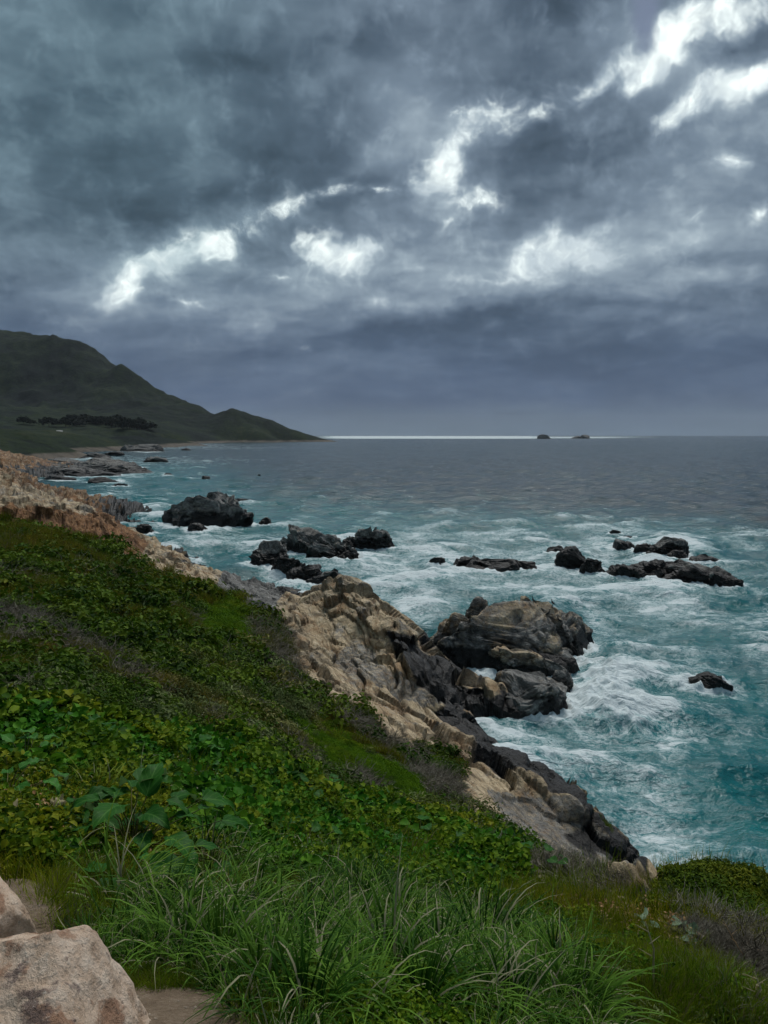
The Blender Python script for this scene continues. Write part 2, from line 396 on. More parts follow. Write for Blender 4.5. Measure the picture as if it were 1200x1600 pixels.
def sea_material():
    m_, t, b = mat('sea_water')
    P = t.new('ShaderNodeNewGeometry').outputs['Position']
    px, py, pz = t.sep(P)
    P2 = t.comb(px, py, 0)
    foam_a = t.attr('foam'); teal_a = t.attr('teal'); far = t.attr('far')
    sc_a = t.attr('grain')            # 1 close by, grows with distance so the pattern keeps its scale of swell
    w1 = t.vm('SUBTRACT', t.noise(P2, .16, 5, .6, col=True), (.5,.5,.5))
    w2 = t.vm('SUBTRACT', t.noise(P2, .9, 4, .6, col=True), (.5,.5,.5))
    P2s = t.mapping(P2, rot=(0, 0, R(28)), sc=(.62, 1.15, 1))
    Q = t.vm('ADD', P2s, t.vm('ADD', t.vm('SCALE', w1, scale=7.0), t.vm('SCALE', w2, scale=1.3)))
    def lace(sc, wd, seed):
        q = t.vm('ADD', Q, (seed, seed*.7, 0))
        d = t.vor(q, sc, 'DISTANCE_TO_EDGE')
        return t.ss(d, 0.0, wd, 1, 0)
    n_big = t.noise(P2, .085, 6, .62, .6)
    n_mid = t.noise(Q, .45, 7, .66, .3)
    n_fin = t.noise(Q, 2.4, 6, .7)
    rid = t.m('SUBTRACT', 1.0, t.m('MULTIPLY', t.m('ABSOLUTE', t.m('SUBTRACT', t.noise(Q, .30, 5, .6, .6), .5)), 13.0), clamp=True)
    rid2 = t.m('SUBTRACT', 1.0, t.m('MULTIPLY', t.m('ABSOLUTE', t.m('SUBTRACT', t.noise(Q, .95, 4, .6, .4), .5)), 9.0), clamp=True)
    web = t.m('MAXIMUM', t.m('MAXIMUM', lace(.45, .12, 3.0), t.m('MULTIPLY', rid2, .75)), rid)
    web = t.m('MULTIPLY', web, t.ss(n_fin, .36, .60, .1, 1.0))
    fa = t.m('ADD', foam_a, t.m('ADD', t.m('MULTIPLY', t.m('SUBTRACT', n_big, .5), 2.4), -.28))
    fa = t.m('MULTIPLY', fa, t.ss(foam_a, 0.02, .2))
    fa = t.m('MAXIMUM', fa, t.m('SUBTRACT', foam_a, .95))
    fa = t.m('ADD', fa, t.m('MULTIPLY', t.attr('glint'), 2.0))  # silver glint on the far water, painted in as white foam colour
    solid = t.ss(t.m('ADD', fa, t.m('MULTIPLY', t.m('SUBTRACT', n_mid, .5), 3.0)), .50, .95)
    solid = t.m('MULTIPLY', solid, t.ss(n_fin, .25, .5, .72, 1.0))
    thin = t.m('MULTIPLY', web, t.ss(t.m('ADD', fa, t.m('MULTIPLY', t.m('SUBTRACT', n_mid, .5), 1.6)), .05, .55))
    foam = t.m('MAXIMUM', solid, t.m('MULTIPLY', thin, .78))  # foam cover, with the painted far glint in it
    foam = t.m('MINIMUM', foam, .95)
    # milky aerated water under and round the foam; takes in the painted glint too
    milk = t.ss(t.m('ADD', fa, t.m('MULTIPLY', t.m('SUBTRACT', n_mid, .5), .9)), .0, 1.0)
    deep = t.mix(far, (.003,.030,.038), (.008,.028,.036))
    tl = t.mix(t.noise(P2, .12, 4, .6), (.002,.070,.085), (.008,.200,.205))
    c = t.mix(t.ss(t.m('ADD', teal_a, t.m('MULTIPLY', t.m('SUBTRACT', n_big, .5), .8)), .1, .8), deep, tl)
    c = t.mix(t.m('MULTIPLY', milk, .50), c, (.06,.30,.32))
    c = t.mix(foam, c, t.mix(n_fin, (.55,.66,.67), (.86,.90,.90)))
    t.put(b.inputs['Base Color'], c)
    ro = t.m('ADD', t.m('MULTIPLY', foam, .6), t.m('ADD', .13, t.m('MULTIPLY', far, .08)))
    t.put(b.inputs['Roughness'], t.m('MINIMUM', t.m('ADD', ro, t.m('MULTIPLY', t.attr('glint'), .3)), .9))
    b.inputs['IOR'].default_value = 1.33
    # ripples at three scales; small ones die out with distance
    near = t.m('SUBTRACT', 1.0, far)
    W = t.mapping(P2, rot=(0, 0, R(-20)), sc=(.55, 1.0, 1))
    r1 = t.noise(W, .35, 5, .6, .5); r2 = t.noise(W, 1.7, 5, .62, .4); r3 = t.noise(W, 6.0, 3, .6)
    h = t.m('ADD', t.m('MULTIPLY', r1, 1.0), t.m('ADD', t.m('MULTIPLY', r2, .26), t.m('MULTIPLY', t.m('MULTIPLY', r3, .06), near)))
    t.put(b.inputs['Normal'], t.bump(h, 1.0, .9))
    return m_
M_SEA = sea_material()

# ------------------------------------------------------------------ near land: one height field over (azimuth, ln distance)
LAND = [ # (photo u, photo v, height)
 (0,1600,20.3),(300,1600,20.25),(600,1600,20.1),(900,1600,19.8),(1200,1600,19.5),
 (0,1500,20.1),(300,1500,19.9),(600,1500,19.4),(800,1500,18.8),(1000,1500,17.9),(1200,1500,17.4),
 (0,1400,20.0),(200,1400,19.7),(400,1400,18.9),(600,1400,17.3),(800,1400,14.3),(900,1400,12.8),(1000,1405,12.0),(1200,1440,15.4),(1100,1440,14.6),(1000,1450,15.2),
 (1200,1392,14.2),(1120,1396,13.6),(1060,1398,13.0),
 (0,1300,19.2),(150,1300,18.9),(300,1300,18.2),(450,1300,16.0),(600,1300,11.9),(700,1300,9.0),(780,1300,6.6),
 (0,1200,17.9),(150,1200,17.4),(300,1200,16.0),(450,1200,12.8),(550,1200,9.3),(640,1200,6.2),(700,1215,4.6),
 (0,1100,16.3),(150,1100,15.4),(300,1100,13.2),(400,1100,10.8),(450,1100,8.9),(500,1100,7.0),(560,1130,5.8),
 (0,1000,14.3),(150,1000,12.8),(300,1000,10.3),(400,1000,7.6),(450,1010,5.9),
 (0,900,12.7),(100,900,11.0),(200,900,8.8),(280,915,7.0),(380,940,5.4),
 (0,830,11.8),(50,838,9.9),(100,852,8.3),(200,890,7.8),
 # gully then the orange cliff, its flat top
 (0,818,9.6),(60,830,8.0),(120,845,6.4),(170,870,5.6),(200,862,6.5),
 (0,790,12.0),(70,795,11.0),(130,800,9.8),(180,808,8.2),(220,832,6.0),(235,860,4.2),
 (0,782,12.2),(80,787,11.0),(140,796,9.0),
 # buff slabs down to the cove
 (270,880,4.6),(330,895,3.2),(380,905,2.6),(420,925,1.0),(300,915,5.2),(360,925,4.2),(410,945,3.6),
 # buff shelf and the tall ridge beyond it
 (430,945,4.4),(480,940,3.4),(520,935,4.4),(550,921,6.6),(585,940,6.6),(615,965,6.2),(640,1000,5.6),(655,1035,5.0),(700,1062,3.6),(745,1085,2.2),(785,1112,.6),
 (460,1000,5.2),(520,985,4.2),(580,1000,4.0),(620,1050,2.2),(660,1085,1.4),(700,1105,.6),(760,1118,.4),
 (480,1060,5.4),(540,1050,4.4),(580,1080,4.0),(640,1110,3.2),(680,1125,1.8),
 (560,1110,5.6),(620,1140,4.6),(680,1150,3.4),(720,1165,2.2),(760,1185,1.4),
 (700,1185,4.0),(760,1220,3.4),(800,1240,3.0),(840,1260,2.6),(890,1290,2.2),(940,1320,1.6),(990,1370,.8),
 (760,1270,5.4),(820,1300,4.8),(880,1340,3.8),(930,1372,3.0),(960,1385,3.4),
 (840,1345,9.4),(880,1380,10.2),(930,1395,10.8),(800,1320,7.4),
 # second buff headland
 (0,752,11.5),(40,754,11.2),(80,764,8.2),(110,780,4.0),(60,778,6.8),(0,776,7.8),(30,786,4.5),
 # third: tan rocks
 (0,705,12.5),(30,712,9.5),(60,728,4.0),(0,740,2.4),(90,740,1.0),
]
SHORE = [(1015,1385),(1000,1345),(970,1315),(930,1285),(885,1255),(835,1212),(790,1195),(765,1165),(735,1148),(690,1122),
 (432,932),(452,925),(475,932),(300,868),(240,850),(150,792),(128,782),(110,745)]
SEA_PTS = [(1030,1330),(1060,1260),(960,1250),(900,1210),(850,1160),(800,1150),(760,1130),(720,1128),(1150,1330),(1200,1200),(1000,1130),(900,1100),(830,1080),
 (800,1040),(720,1040),(690,1010),(660,975),(630,940),(590,905),(540,895),(480,900),(450,890),(400,880),(340,850),(300,830),(260,820),(235,825),(160,770),(200,740),
 (120,760),(150,720),(230,700),(700,900),(800,850),(1000,950),(1100,850),(1200,1000),(600,850),(500,800),(400,780),(300,740),(100,716),(60,748),(10,716),
 (600,740),(900,740),(1200,740),(800,708),(500,708),(300,705),(1200,705),(1200,1300),(1150,1370)]
def lp(x, y): return (math.atan2(x, y), math.log(math.hypot(x, y)))
X_, Z_ = [], []
def addp(x, y, z): X_.append(lp(x, y)); Z_.append(z)
for (u, v, z) in LAND: x, y, _ = at_z(u, v, z); addp(x, y, z)
for (u, v) in SHORE: x, y, _ = at_z(u, v, 0); addp(x, y, 0.0)
for (u, v) in SEA_PTS: x, y, _ = at_z(u, v, 0); addp(x, y, -5.0)
# beyond the frame: the bluff goes on left and right, its foot in the water
for a_, r_, z in [(-40,3,20.3),(-40,8,18.9),(-40,20,16.6),(-40,50,14.5),(-38,110,13.5),(-38,200,13),(-38,400,14),
                  (-60,3,20.5),(-60,8,20),(-60,20,19),(-60,60,18),(-60,150,18),(-60,450,20),
                  (-75,5,20.8),(-75,40,22),(-75,200,24),(0,1,20.4),(-60,1,20.5),(60,1,20.3),(40,1,20.4),(-35,1,20.4),
                  (34,3,19.2),(34,7,16.8),(34,13,12.8),(36,22,4),(36,30,0),(38,42,-5),(38,90,-6),
                  (50,3,19.2),(50,7,17),(50,14,13.5),(52,24,4),(54,32,-3),(60,60,-6),(70,3,19.4),(72,9,17),(74,22,10),(76,40,-3),(60,200,-6),(75,200,-6),
                  (26,17,8.2),(26,22,3.5),(26,27,-.5),(28,30,-4),(20,21,6.6),(20,25,4.0),(21,29,1.2)]:
    X_.append((R(a_), math.log(r_))); Z_.append(z)
_rbf = RBF(X_, Z_, 2e-4)
_ga = np.radians(np.arange(-76, 76.01, .3)); _gl = np.arange(math.log(.6), math.log(760), .022)
_gz = _rbf(np.stack(np.meshgrid(_ga, _gl), -1).reshape(-1, 2)).reshape(len(_gl), len(_ga))
def land_rbf(Q):
    """the smooth land surface, tabulated once and read bilinearly"""
    fj = np.clip((Q[:, 0]-_ga[0])/(_ga[1]-_ga[0]), 0, len(_ga)-1.001); fi = np.clip((Q[:, 1]-_gl[0])/(_gl[1]-_gl[0]), 0, len(_gl)-1.001)
    i = fi.astype(int); j = fj.astype(int); a = fi-i; b_ = fj-j
    return (_gz[i, j]*(1-b_)+_gz[i, j+1]*b_)*(1-a) + (_gz[i+1, j]*(1-b_)+_gz[i+1, j+1]*b_)*a
def land_base(x, y):
    x = np.atleast_1d(np.asarray(x, float)); y = np.atleast_1d(np.asarray(y, float))
    return land_rbf(np.c_[np.arctan2(x, y), np.log(np.hypot(x, y))])

# regions of the slope as outlined in the photograph (carried onto the ground)
ROCKP = [(-80,752),(60,748),(150,792),(235,845),(330,880),(440,925),(552,905),(660,990),(700,1055),(800,1110),(700,1120),(800,1180),(900,1240),(1030,1372),(1014,1400),
         (965,1384),(925,1372),(870,1345),(800,1300),(748,1268),(705,1240),(725,1215),(705,1190),(645,1165),(600,1138),(560,1120),(500,1095),(462,1065),(455,1010),(405,965),
         (380,940),(330,925),(290,915),(255,895),(215,878),(160,855),(110,838),(60,822),(30,812),(-80,806)]
ROCKP2 = [(-80,690),(60,698),(160,705),(200,745),(140,800),(100,782),(-80,752)]
def masks(P):
    u, v = to_pix(P); q = fbm(P, .6, 3, 5)*14 + fbm(P, 2.5, 2, 8)*5
    sc = np.clip((v-680)/350, .15, 1)
    rk = np.maximum(poly_dist(u, v, ROCKP), poly_dist(u, v, ROCKP2)) + q*sc
    return u, v, rk
def build_land():
    azs = np.concatenate([np.linspace(R(-74), R(-31), 90, endpoint=False), np.linspace(R(-31), R(31), 640), np.linspace(R(31), R(74), 110)[1:]])
    lr = np.concatenate([np.linspace(math.log(.7), math.log(9), 150, endpoint=False), np.linspace(math.log(9), math.log(130), 560, endpoint=False), np.linspace(math.log(130), math.log(640), 150)])
    A_, L_ = np.meshgrid(azs, lr); nr, nc = A_.shape
    z = land_rbf(np.c_[A_.ravel(), L_.ravel()])
    r_ = np.exp(L_.ravel()); x = r_*np.sin(A_.ravel()); y = r_*np.cos(A_.ravel())
    P = np.c_[x, y, z]
    G = P.reshape(nr, nc, 3)
    nrm = np.cross(np.gradient(G, axis=1), np.gradient(G, axis=0)).reshape(-1, 3)
    nrm /= np.linalg.norm(nrm, axis=1)[:, None]+1e-9
    nrm[nrm[:, 2] < 0] *= -1
    u, v, rk = masks(P)
    live = z > -6.0
    F = grid_faces(nr, nc)
    rockm = np.zeros(len(P)); edge = 1/(1+np.exp(-rk/3.0)); rockm[:] = edge
    rockm = np.maximum(rockm, np.clip((2.2-z)/1.0, 0, 1)*(r_ > 22))
    rockm = np.maximum(rockm, np.clip((r_-46)/4, 0, 1)*(A_.ravel() > R(-6)))
    rockm = np.maximum(rockm, np.clip((r_-118)/6, 0, 1)*(z < 13.5)*(A_.ravel() > R(-33))); rockm = np.maximum(rockm, np.clip((3.8-z)/1.0, 0, 1)*(r_ > 60))
    # off the frame steep ground is rock too
    off = (np.abs(A_.ravel()) > R(28)) & (r_ > 15)
    rockm = np.where(off, np.maximum(rockm, np.clip((.80-nrm[:, 2])*8, 0, 1)), rockm)
    ix = np.where(live & (rockm > .02))[0]
    disp = np.zeros(len(P)); crack = np.zeros(len(P))
    d, c = fracture(P[ix], ((8.5, 1.5), (3.2, .95), (1.2, .42)), 3, step=.34)
    far_k = np.clip(1.2 - r_[ix]/1400, .7, 1.0)*(1+.5*np.clip((r_[ix]-110)/80, 0, 1))
    d = d + np.clip((r_[ix]-105)/60, 0, 1)*(ridged(P[ix], .045, 3, 44)-.8)*1.6
    slab = np.clip(poly_dist(u[ix], v[ix], [(690,1178),(760,1212),(840,1248),(910,1290),(975,1345),(1000,1380),(960,1388),(880,1345),(790,1285),(720,1240)])/14+.4, 0, 1)
    d = d*.80*(1-.78*slab); c = c*(1-.5*slab)
    disp[ix] = (d + fbm(P[ix], .9, 4, 40)*.10)*rockm[ix]*far_k; crack[ix] = c*rockm[ix]
    # soft hummocks under the vegetation
    hv = fbm(P, .45, 4, 61)*.30*np.clip((r_-4)/16, 0, 1) + fbm(P, 2.6, 3, 71)*.05*np.clip((r_-1)/4, .15, 1)
    disp = disp + hv*(1-rockm)
    P2 = P + nrm*disp[:, None]
    dead = np.zeros(len(P)); path = np.zeros(len(P))
    for poly, s in DEADP: dead = np.maximum(dead, 1/(1+np.exp(-(poly_dist(u, v, poly))/s)))
    for poly, s in PATHP: path = np.maximum(path, 1/(1+np.exp(-(poly_dist(u, v, poly))/s)))
    nz = fbm(P2, .5, 4, 33)
    wet = np.clip((2.3 + nz*1.2 - P2[:, 2])/1.6, 0, 1)
    # the seaward ridge is dark and damp low down
    wet = np.maximum(wet, np.clip(poly_dist(u, v, [(600,985),(660,1000),(705,1050),(800,1115),(700,1120),(640,1060)])/14+.5, 0, 1)*.9)
    wet = np.maximum(wet, np.clip(poly_dist(u, v, [(660,1120),(700,1108),(740,1135),(845,1200),(1040,1370),(1020,1400),(995,1372),(950,1322),(900,1278),(835,1235),(770,1205),(710,1160)])/10+.3, 0, 1)*.95)
    tan = np.clip(.75 + nz*.3, 0, 1)
    tan = tan - .12*np.clip((r_-110)/90, 0, 1) + fbm(P2, .06, 3, 35)*.25*np.clip((r_-110)/90, 0, 1)
    wet = np.maximum(wet, np.clip((5.6 + nz*2.6 - P2[:, 2])/2.0, 0, 1)*np.clip((r_-125)/40, 0, 1))
    tan = np.where(in_poly(u, v, [(350,890),(440,930),(420,985),(330,930)]), .2, tan)
    tan = np.where(in_poly(u, v, [(560,1000),(700,1110),(640,1110),(520,1030)]), .45, tan)
    tan = np.where(in_poly(u, v, [(760,1230),(900,1270),(1020,1390),(900,1380),(800,1300)]), .42, tan)
    rust = np.clip(poly_dist(u, v, [(-80,785),(60,792),(200,812),(232,850),(215,880),(60,825),(-80,808)])/12+.5, 0, 1)
    rust = np.maximum(rust, .56*np.clip((r_-110)/60, 0, 1))
    rust = np.maximum(rust, .3*np.clip(poly_dist(u, v, [(480,930),(560,915),(640,1000),(600,1010)])/12+.5, 0, 1))
    att = dict(tan=tan, rust=rust, wet=wet, crack=crack, dead=dead, path=path)
    vm = rockm > .5
    fr = vm[F].sum(1) >= 2; fl = live[F].all(1)
    Vv, Ff, at_ = compact(P2, F, fr & fl, {k: att[k] for k in ('tan', 'rust', 'wet', 'crack')})
    tag(make_mesh('rocky_shore', Vv, Ff[:, ::-1], M_ROCK, smooth=False, attrs=at_), kind='structure')
    Vv, Ff, at_ = compact(P2, F, ~fr & fl, {k: att[k] for k in ('dead', 'path')})
    tag(make_mesh('hillside', Vv, Ff[:, ::-1], M_SOIL, attrs=at_), kind='structure')
    return P2, nrm, rockm, u, v, azs, lr
DEADP = [([(-40,950),(60,965),(150,1010),(230,1060),(280,1100),(200,1075),(100,1030),(-40,990)], 8), ([(395,965),(455,1000),(465,1075),(470,1100),(430,1085),(395,1040)], 6),
         ([(470,1100),(560,1130),(640,1180),(700,1215),(740,1265),(700,1260),(640,1210),(560,1150)], 5), ([(420,1130),(520,1190),(640,1245),(560,1240),(450,1180)], 6),
         ([(700,1285),(800,1310),(900,1350),(1010,1385),(1060,1420),(960,1420),(860,1385),(740,1335)], 7), ([(1060,1440),(1130,1445),(1230,1470),(1230,1580),(1160,1550),(1090,1490)], 9)]
PATHP = [([(-60,1390),(60,1400),(75,1440),(150,1530),(240,1530),(330,1540),(400,1590),(420,1700),(-80,1720)], 6), ([(-60,1350),(60,1370),(100,1420),(60,1480),(-60,1480)], 8)]
LP2, LN, LROCK, LU, LV, AZS, LRS = build_land()

# surface lookup for planting
_nr, _nc = len(LRS), len(AZS); _G = LP2.reshape(_nr, _nc, 3); _NG = LN.reshape(_nr, _nc, 3); _RG = LROCK.reshape(_nr, _nc)
def surf(azq, lrq):
    """bilinear surface point on the displaced land at (azimuth, ln r)"""
    fi = np.interp(lrq, LRS, np.arange(_nr)); fj = np.interp(azq, AZS, np.arange(_nc))
    i = np.clip(fi.astype(int), 0, _nr-2); j = np.clip(fj.astype(int), 0, _nc-2); a = (fi-i)[:, None]; b_ = (fj-j)[:, None]
    P = (_G[i, j]*(1-b_)+_G[i, j+1]*b_)*(1-a) + (_G[i+1, j]*(1-b_)+_G[i+1, j+1]*b_)*a
    return P, _NG[i, j], _RG[i, j]
def ground_pix(u, v, rmin=.8):
    """where the ray through a photo pixel first meets the land"""
    d = pix_ray(u, v); a_ = math.atan2(d[0], d[1]); k = math.hypot(d[0], d[1])
    P, N_, _ = surf(np.full(_nr, a_), LRS)
    ray = EYE + d[2]/k*np.hypot(P[:, 0], P[:, 1])
    hit = np.where((P[:, 2] >= ray) & (np.hypot(P[:, 0], P[:, 1]) > rmin))[0]
    i = hit[0] if len(hit) else _nr-1
    return Vector(P[i]), Vector(N_[i])

# ------------------------------------------------------------------ far land: plain, spur and mountain
def build_far():
    X, Z = [], []
    def s(u, v, r_):                                    # silhouette or surface point at a distance
        x, y, z = at_y(u, v, r_); X.append(lp(x, y)); Z.append(z)
    for (u, v) in [(-150,560),(-60,530),(0,524),(45,523),(110,534),(150,548),(200,582),(250,614),(290,632),(310,642)]: s(u, v, 3600 - max(u, 0)*3.2)
    for (u, v) in [(347,643.5),(358,640.5),(370,640.5),(386,646),(404,657),(428,670),(456,679.5)]: s(u, v, 2450)
    for (u, v) in [(0,600),(60,600),(120,605)]: s(u, v, 2900)
    for (u, v) in [(0,524),(60,524),(110,534),(150,548),(200,582),(250,614),(290,632),(330,652),(362,641),(404,657)]:   # the ground falls away behind the ridge
        rr_ = 3600-u*3.2 if u < 340 else 2450
        for f_, q_ in ((1.18, .70), (1.45, .45)):
            z_ = 22+(680-v)/FPX*rr_; x_ = rr_*(u-600)/FPX; X.append(lp(x_*f_, rr_*f_)); Z.append(z_*q_)
    for (u, v, r_) in [(329,651.5,2460),(330,652,2560),(331,652,2700),(331,653,2360)]: s(u, v, r_)
    for (u, v, r_) in [(180,622,2650),(230,640,2480),(280,655,2350),(200,604,2780),(150,580,3000)]: s(u, v, r_)
    for (u, v) in [(0,640),(60,642),(120,645),(-100,630)]: s(u, v, 2400)
    for (u, v) in [(180,652),(240,662),(300,670)]: s(u, v, 2150)
    for (u, v) in [(0,662),(60,666),(120,668),(180,670),(230,674),(-100,660)]: s(u, v, 1750)
    for (u, v, r_) in [(0,676,1000),(60,677,1000),(110,680,1050),(150,681,1150),(200,681,1350),(240,683,1600),(0,682,760),(60,685,760),(-100,672,900)]: s(u, v, r_)
    for (u, v, r_) in [(340,668,2300),(400,675,2300),(300,679,2050),(270,681,1900)]: s(u, v, r_)
    def w0(u, v, z=0.0):
        d = at_z(u, v, 0); X.append(lp(d[0], d[1])); Z.append(z)
    for (u, v) in [(500,690.3),(440,690.3),(380,691),(320,692.5),(270,693.5),(230,695),(180,697),(130,701),(90,708),(60,712)]: w0(u, v, 0)
    for (u, v) in [(520,693),(560,689),(440,694),(380,695.5),(320,698),(270,701),(220,704),(170,710),(120,718),(80,725),(600,694),(700,690)]: w0(u, v, -12)
    for a_, r_, z in [(-2,3000,-12),(-5,3600,-12),(-4,2700,-10),(-6,4500,-12),(-12,6500,0),(-25,6500,60),(-40,4000,330),(-40,2000,160),(-40,900,45),(-55,800,60),(-60,3000,300),(10,3000,-12),(0,6500,-12),(-38,560,14),(-50,560,22),(-30,600,16)]:
        X.append((R(a_), math.log(r_))); Z.append(z)
    fr = RBF(X, Z, 1e-4)
    azs = np.linspace(R(-60), R(2), 520); lr = np.concatenate([np.linspace(math.log(560), math.log(1900), 150, endpoint=False), np.linspace(math.log(1900), math.log(4300), 190), np.linspace(math.log(4300), math.log(6500), 12)[1:]])
    A_, L_ = np.meshgrid(azs, lr); r_ = np.exp(L_.ravel())
    z = fr(np.c_[A_.ravel(), L_.ravel()])
    x = r_*np.sin(A_.ravel()); y = r_*np.cos(A_.ravel()); P = np.c_[x, y, z]
    k = np.clip(z/120, 0, 1)
    P0 = np.c_[x, y, np.zeros(len(x))]
    z2 = z + k*(ridged(P0, .0022, 4, 7)-.9)*30*np.clip((z-20)/100, 0, 1) + k*ridged(P0, .009, 3, 17)*7 + fbm(P0, .02, 4, 9)*np.clip(z/20, .15, 1)*2.0
    ud = 600+FPX*np.tan(A_.ravel()); mid = np.clip((r_-2150)/120, 0, 1)*np.clip((3000-r_)/150, 0, 1)
    z2 = z2 - 1.5*np.exp(-((ud-330)/9.5)**2)*np.clip((r_-2150)/120, 0, 1)*(r_/2500) - 5*np.exp(-((ud-300)/26)**2)*mid + 2*np.exp(-((ud-362)/20)**2)*mid
    P[:, 2] = z2
    tan = np.clip((8-z2)/5, 0, 1)*.95
    F = grid_faces(len(lr), len(azs)); Vv, Ff, at_ = compact(P, F, (z2 > -8)[F].all(1), dict(tan=tan))
    tag(make_mesh('hills', Vv, Ff[:, ::-1], M_HILL, attrs=at_), kind='structure')
    return fr
FAR = build_far()
# ------------------------------------------------------------------ sea rocks
def ico(sub):
    bm = bmesh.new(); bmesh.ops.create_icosphere(bm, subdivisions=sub, radius=1.0)
    V_ = np.array([v.co[:] for v in bm.verts]); F_ = np.array([[v.index for v in f.verts] for f in bm.faces]); bm.free()
    return V_, F_
ICO = {k: ico(k) for k in (3, 4, 5, 6)}
ROCK_FOOT = []            # (x, y, rx, ry, rot) for the foam
def rock(name, lobes, sub=5, wetline=1.8, tan=.3, seed=0, depth=.8, box=.62, frac=((6, 1.3), (2.4, .9), (.9, .40)), label=None, cat='rock', group=None, foot=True, amp=1.0, ncut=9):
    """lobes: (u centre, v waterline, width px, v top[, depth ratio, turn deg, base z]); positions follow from standing in the sea at that spot"""
    rs = np.random.RandomState(seed+100); VV, FF = [], []; n0 = 0
    for lb in lobes:
        u, vb, wd, vt = lb[:4]; dr = lb[4] if len(lb) > 4 else depth; turn = lb[5] if len(lb) > 5 else rs.uniform(-15, 15); bz = lb[6] if len(lb) > 6 else 0.0
        fx, fy, _ = at_z(u, vb, bz)
        mpp = math.hypot(fx, fy)/FPX*1.02; Wm = wd*mpp; Dm = Wm*dr
        cx, cy = fx*(1+Dm*.42/math.hypot(fx, fy)), fy*(1+Dm*.42/math.hypot(fx, fy))
        t_ = pix_ray(u, vt); top = EYE + t_[2]/t_[1]*(cy+Dm*.08)
        H_ = max(top-bz, .25)
        V_, F_ = ICO[sub]; P = V_.copy()
        P = np.sign(P)*np.abs(P)**box; P /= np.maximum(np.abs(P).max(1), 1e-6)[:, None]**.0
        P = P/ (np.abs(P)**3.2).sum(1)[:, None]**(1/3.2)
        # slice with random joint planes for flat faces
        for q in range(ncut):
            n_ = rs.normal(size=3); n_[2] = abs(n_[2])*.6; n_ /= np.linalg.norm(n_); dd = rs.uniform(.62, .86)
            s_ = P@n_; m_ = s_ > dd; P[m_] -= (s_[m_]-dd)[:, None]*n_
        P = P*np.array([Wm/2, Dm/2, H_])
        P[:, 2] = np.where(P[:, 2] < 0, P[:, 2]*.5 - 0, P[:, 2])
        a_ = R(turn); c_, s_ = math.cos(a_), math.sin(a_)
        P = np.c_[P[:, 0]*c_-P[:, 1]*s_+cx, P[:, 0]*s_+P[:, 1]*c_+cy, P[:, 2]+bz]
        nn = np.c_[V_[:, 0]*c_-V_[:, 1]*s_, V_[:, 0]*s_+V_[:, 1]*c_, V_[:, 2]]
        k = min(1.0, H_/5.0+.10)*amp*min(1, Wm/8+.22)
        kf = max(.3, min(1.4, Wm/11))
        d, c = fracture(P, tuple((a*kf, b_) for a, b_ in frac), 3+seed, (1.9, .9, .8), step=.26)
        d = d*k + fbm(P, .8, 5, 41+seed)*.22*k
        P = P + nn*d[:, None]
        VV.append(np.c_[P, c, nn[:, 2]]); FF.append(F_+n0); n0 += len(P)
        if foot: ROCK_FOOT.append((cx, cy, Wm/2, Dm/2, a_))
    A = np.vstack(VV); P = A[:, :3]; F = np.vstack(FF)
    nz = fbm(P, .45, 4, 33+seed)
    wet = np.clip((wetline + nz*.9 - P[:, 2])/1.3, 0, 1)
    nzv = A[:, 4]; wet = np.maximum(wet, np.clip((.50 + nz*.25 - nzv)*3.0, 0, 1)*.9*np.clip((wetline*1.9-P[:, 2])/1.5, 0, 1))
    cen = np.array([P[:, 0].mean(), P[:, 1].mean(), 0.0])
    at_ = dict(tan=np.clip(tan+nz*.3, 0, 1), rust=np.zeros(len(P)), wet=wet, crack=A[:, 3])
    o = make_mesh(name, P-cen, F, M_ROCK, smooth=False, attrs=at_, loc=cen)
    return tag(o, label, cat, group)

G_SKER = 'low black rocks awash off the shore'; G_COVE = 'rocks in the coves to the left'
BIG = rock('sea_stack', [(776,1056,272,945,.60,-3),(722,1042,150,938,.8,6),(850,1028,150,934,.7,-8),(893,1012,62,962,.9,0),(815,1064,140,1012,.5,-12),(742,990,44,934,.7,0,2.0)], 6, 1.7, .36, 11, amp=.9, box=.42, ncut=5, frac=((3.4, .75), (1.5, .50), (.62, .22)),
     label='largest grey sea rock, pale cracked top with small birds, off the buff ridge', cat='sea rock')
rock('sea_stack', [(828,1126,150,1052,.7,-12),(874,1088,52,1046,.9,10),(780,1100,60,1058,.9,0)], 5, 2.0, .25, 12, box=.5, ncut=6, amp=.8,
     label='dark lumpy rock in white surf, just below the largest pale topped sea rock', cat='sea rock')
rock('sea_stack', [(325,826,128,768,.8,0),(300,822,90,778,.8,10),(365,824,70,790,.9,0),(340,812,70,764,1,0)], 5, 2.6, .12, 13,
     label='tall dark grey sea rock with flat top, standing alone on the left of the bay', cat='sea rock')
rock('boulder', [(310,833,34,818)], 4, 3, 0, 14, label='small black boulder at the front foot of the tall flat topped sea rock', cat='rock')
rock('boulder', [(413,822,22,809)], 4, 3, 0, 15, label='small black block just right of the tall flat topped sea rock', cat='rock')
rock('boulder', [(378,786,36,779,.6)], 4, 3, 0, 16, label='low dark ledge showing behind the right side of the tall flat topped sea rock', cat='rock')
rock('sea_stack', [(480,866,95,816,.8,-10),(520,876,80,838,.8,-20),(455,862,50,828,.9,0),(548,878,30,862)], 5, 2.3, .15, 17,
     label='rounded dark brown sea rock in mid bay, second in size of the middle group', cat='sea rock')
rock('sea_stack', [(572,860,50,826,.8,0),(598,860,40,830,.9,0),(555,858,40,840,.8,0)], 5, 2.8, .05, 18,
     label='jagged black rock with white streaks, right end of the middle group', cat='sea rock')
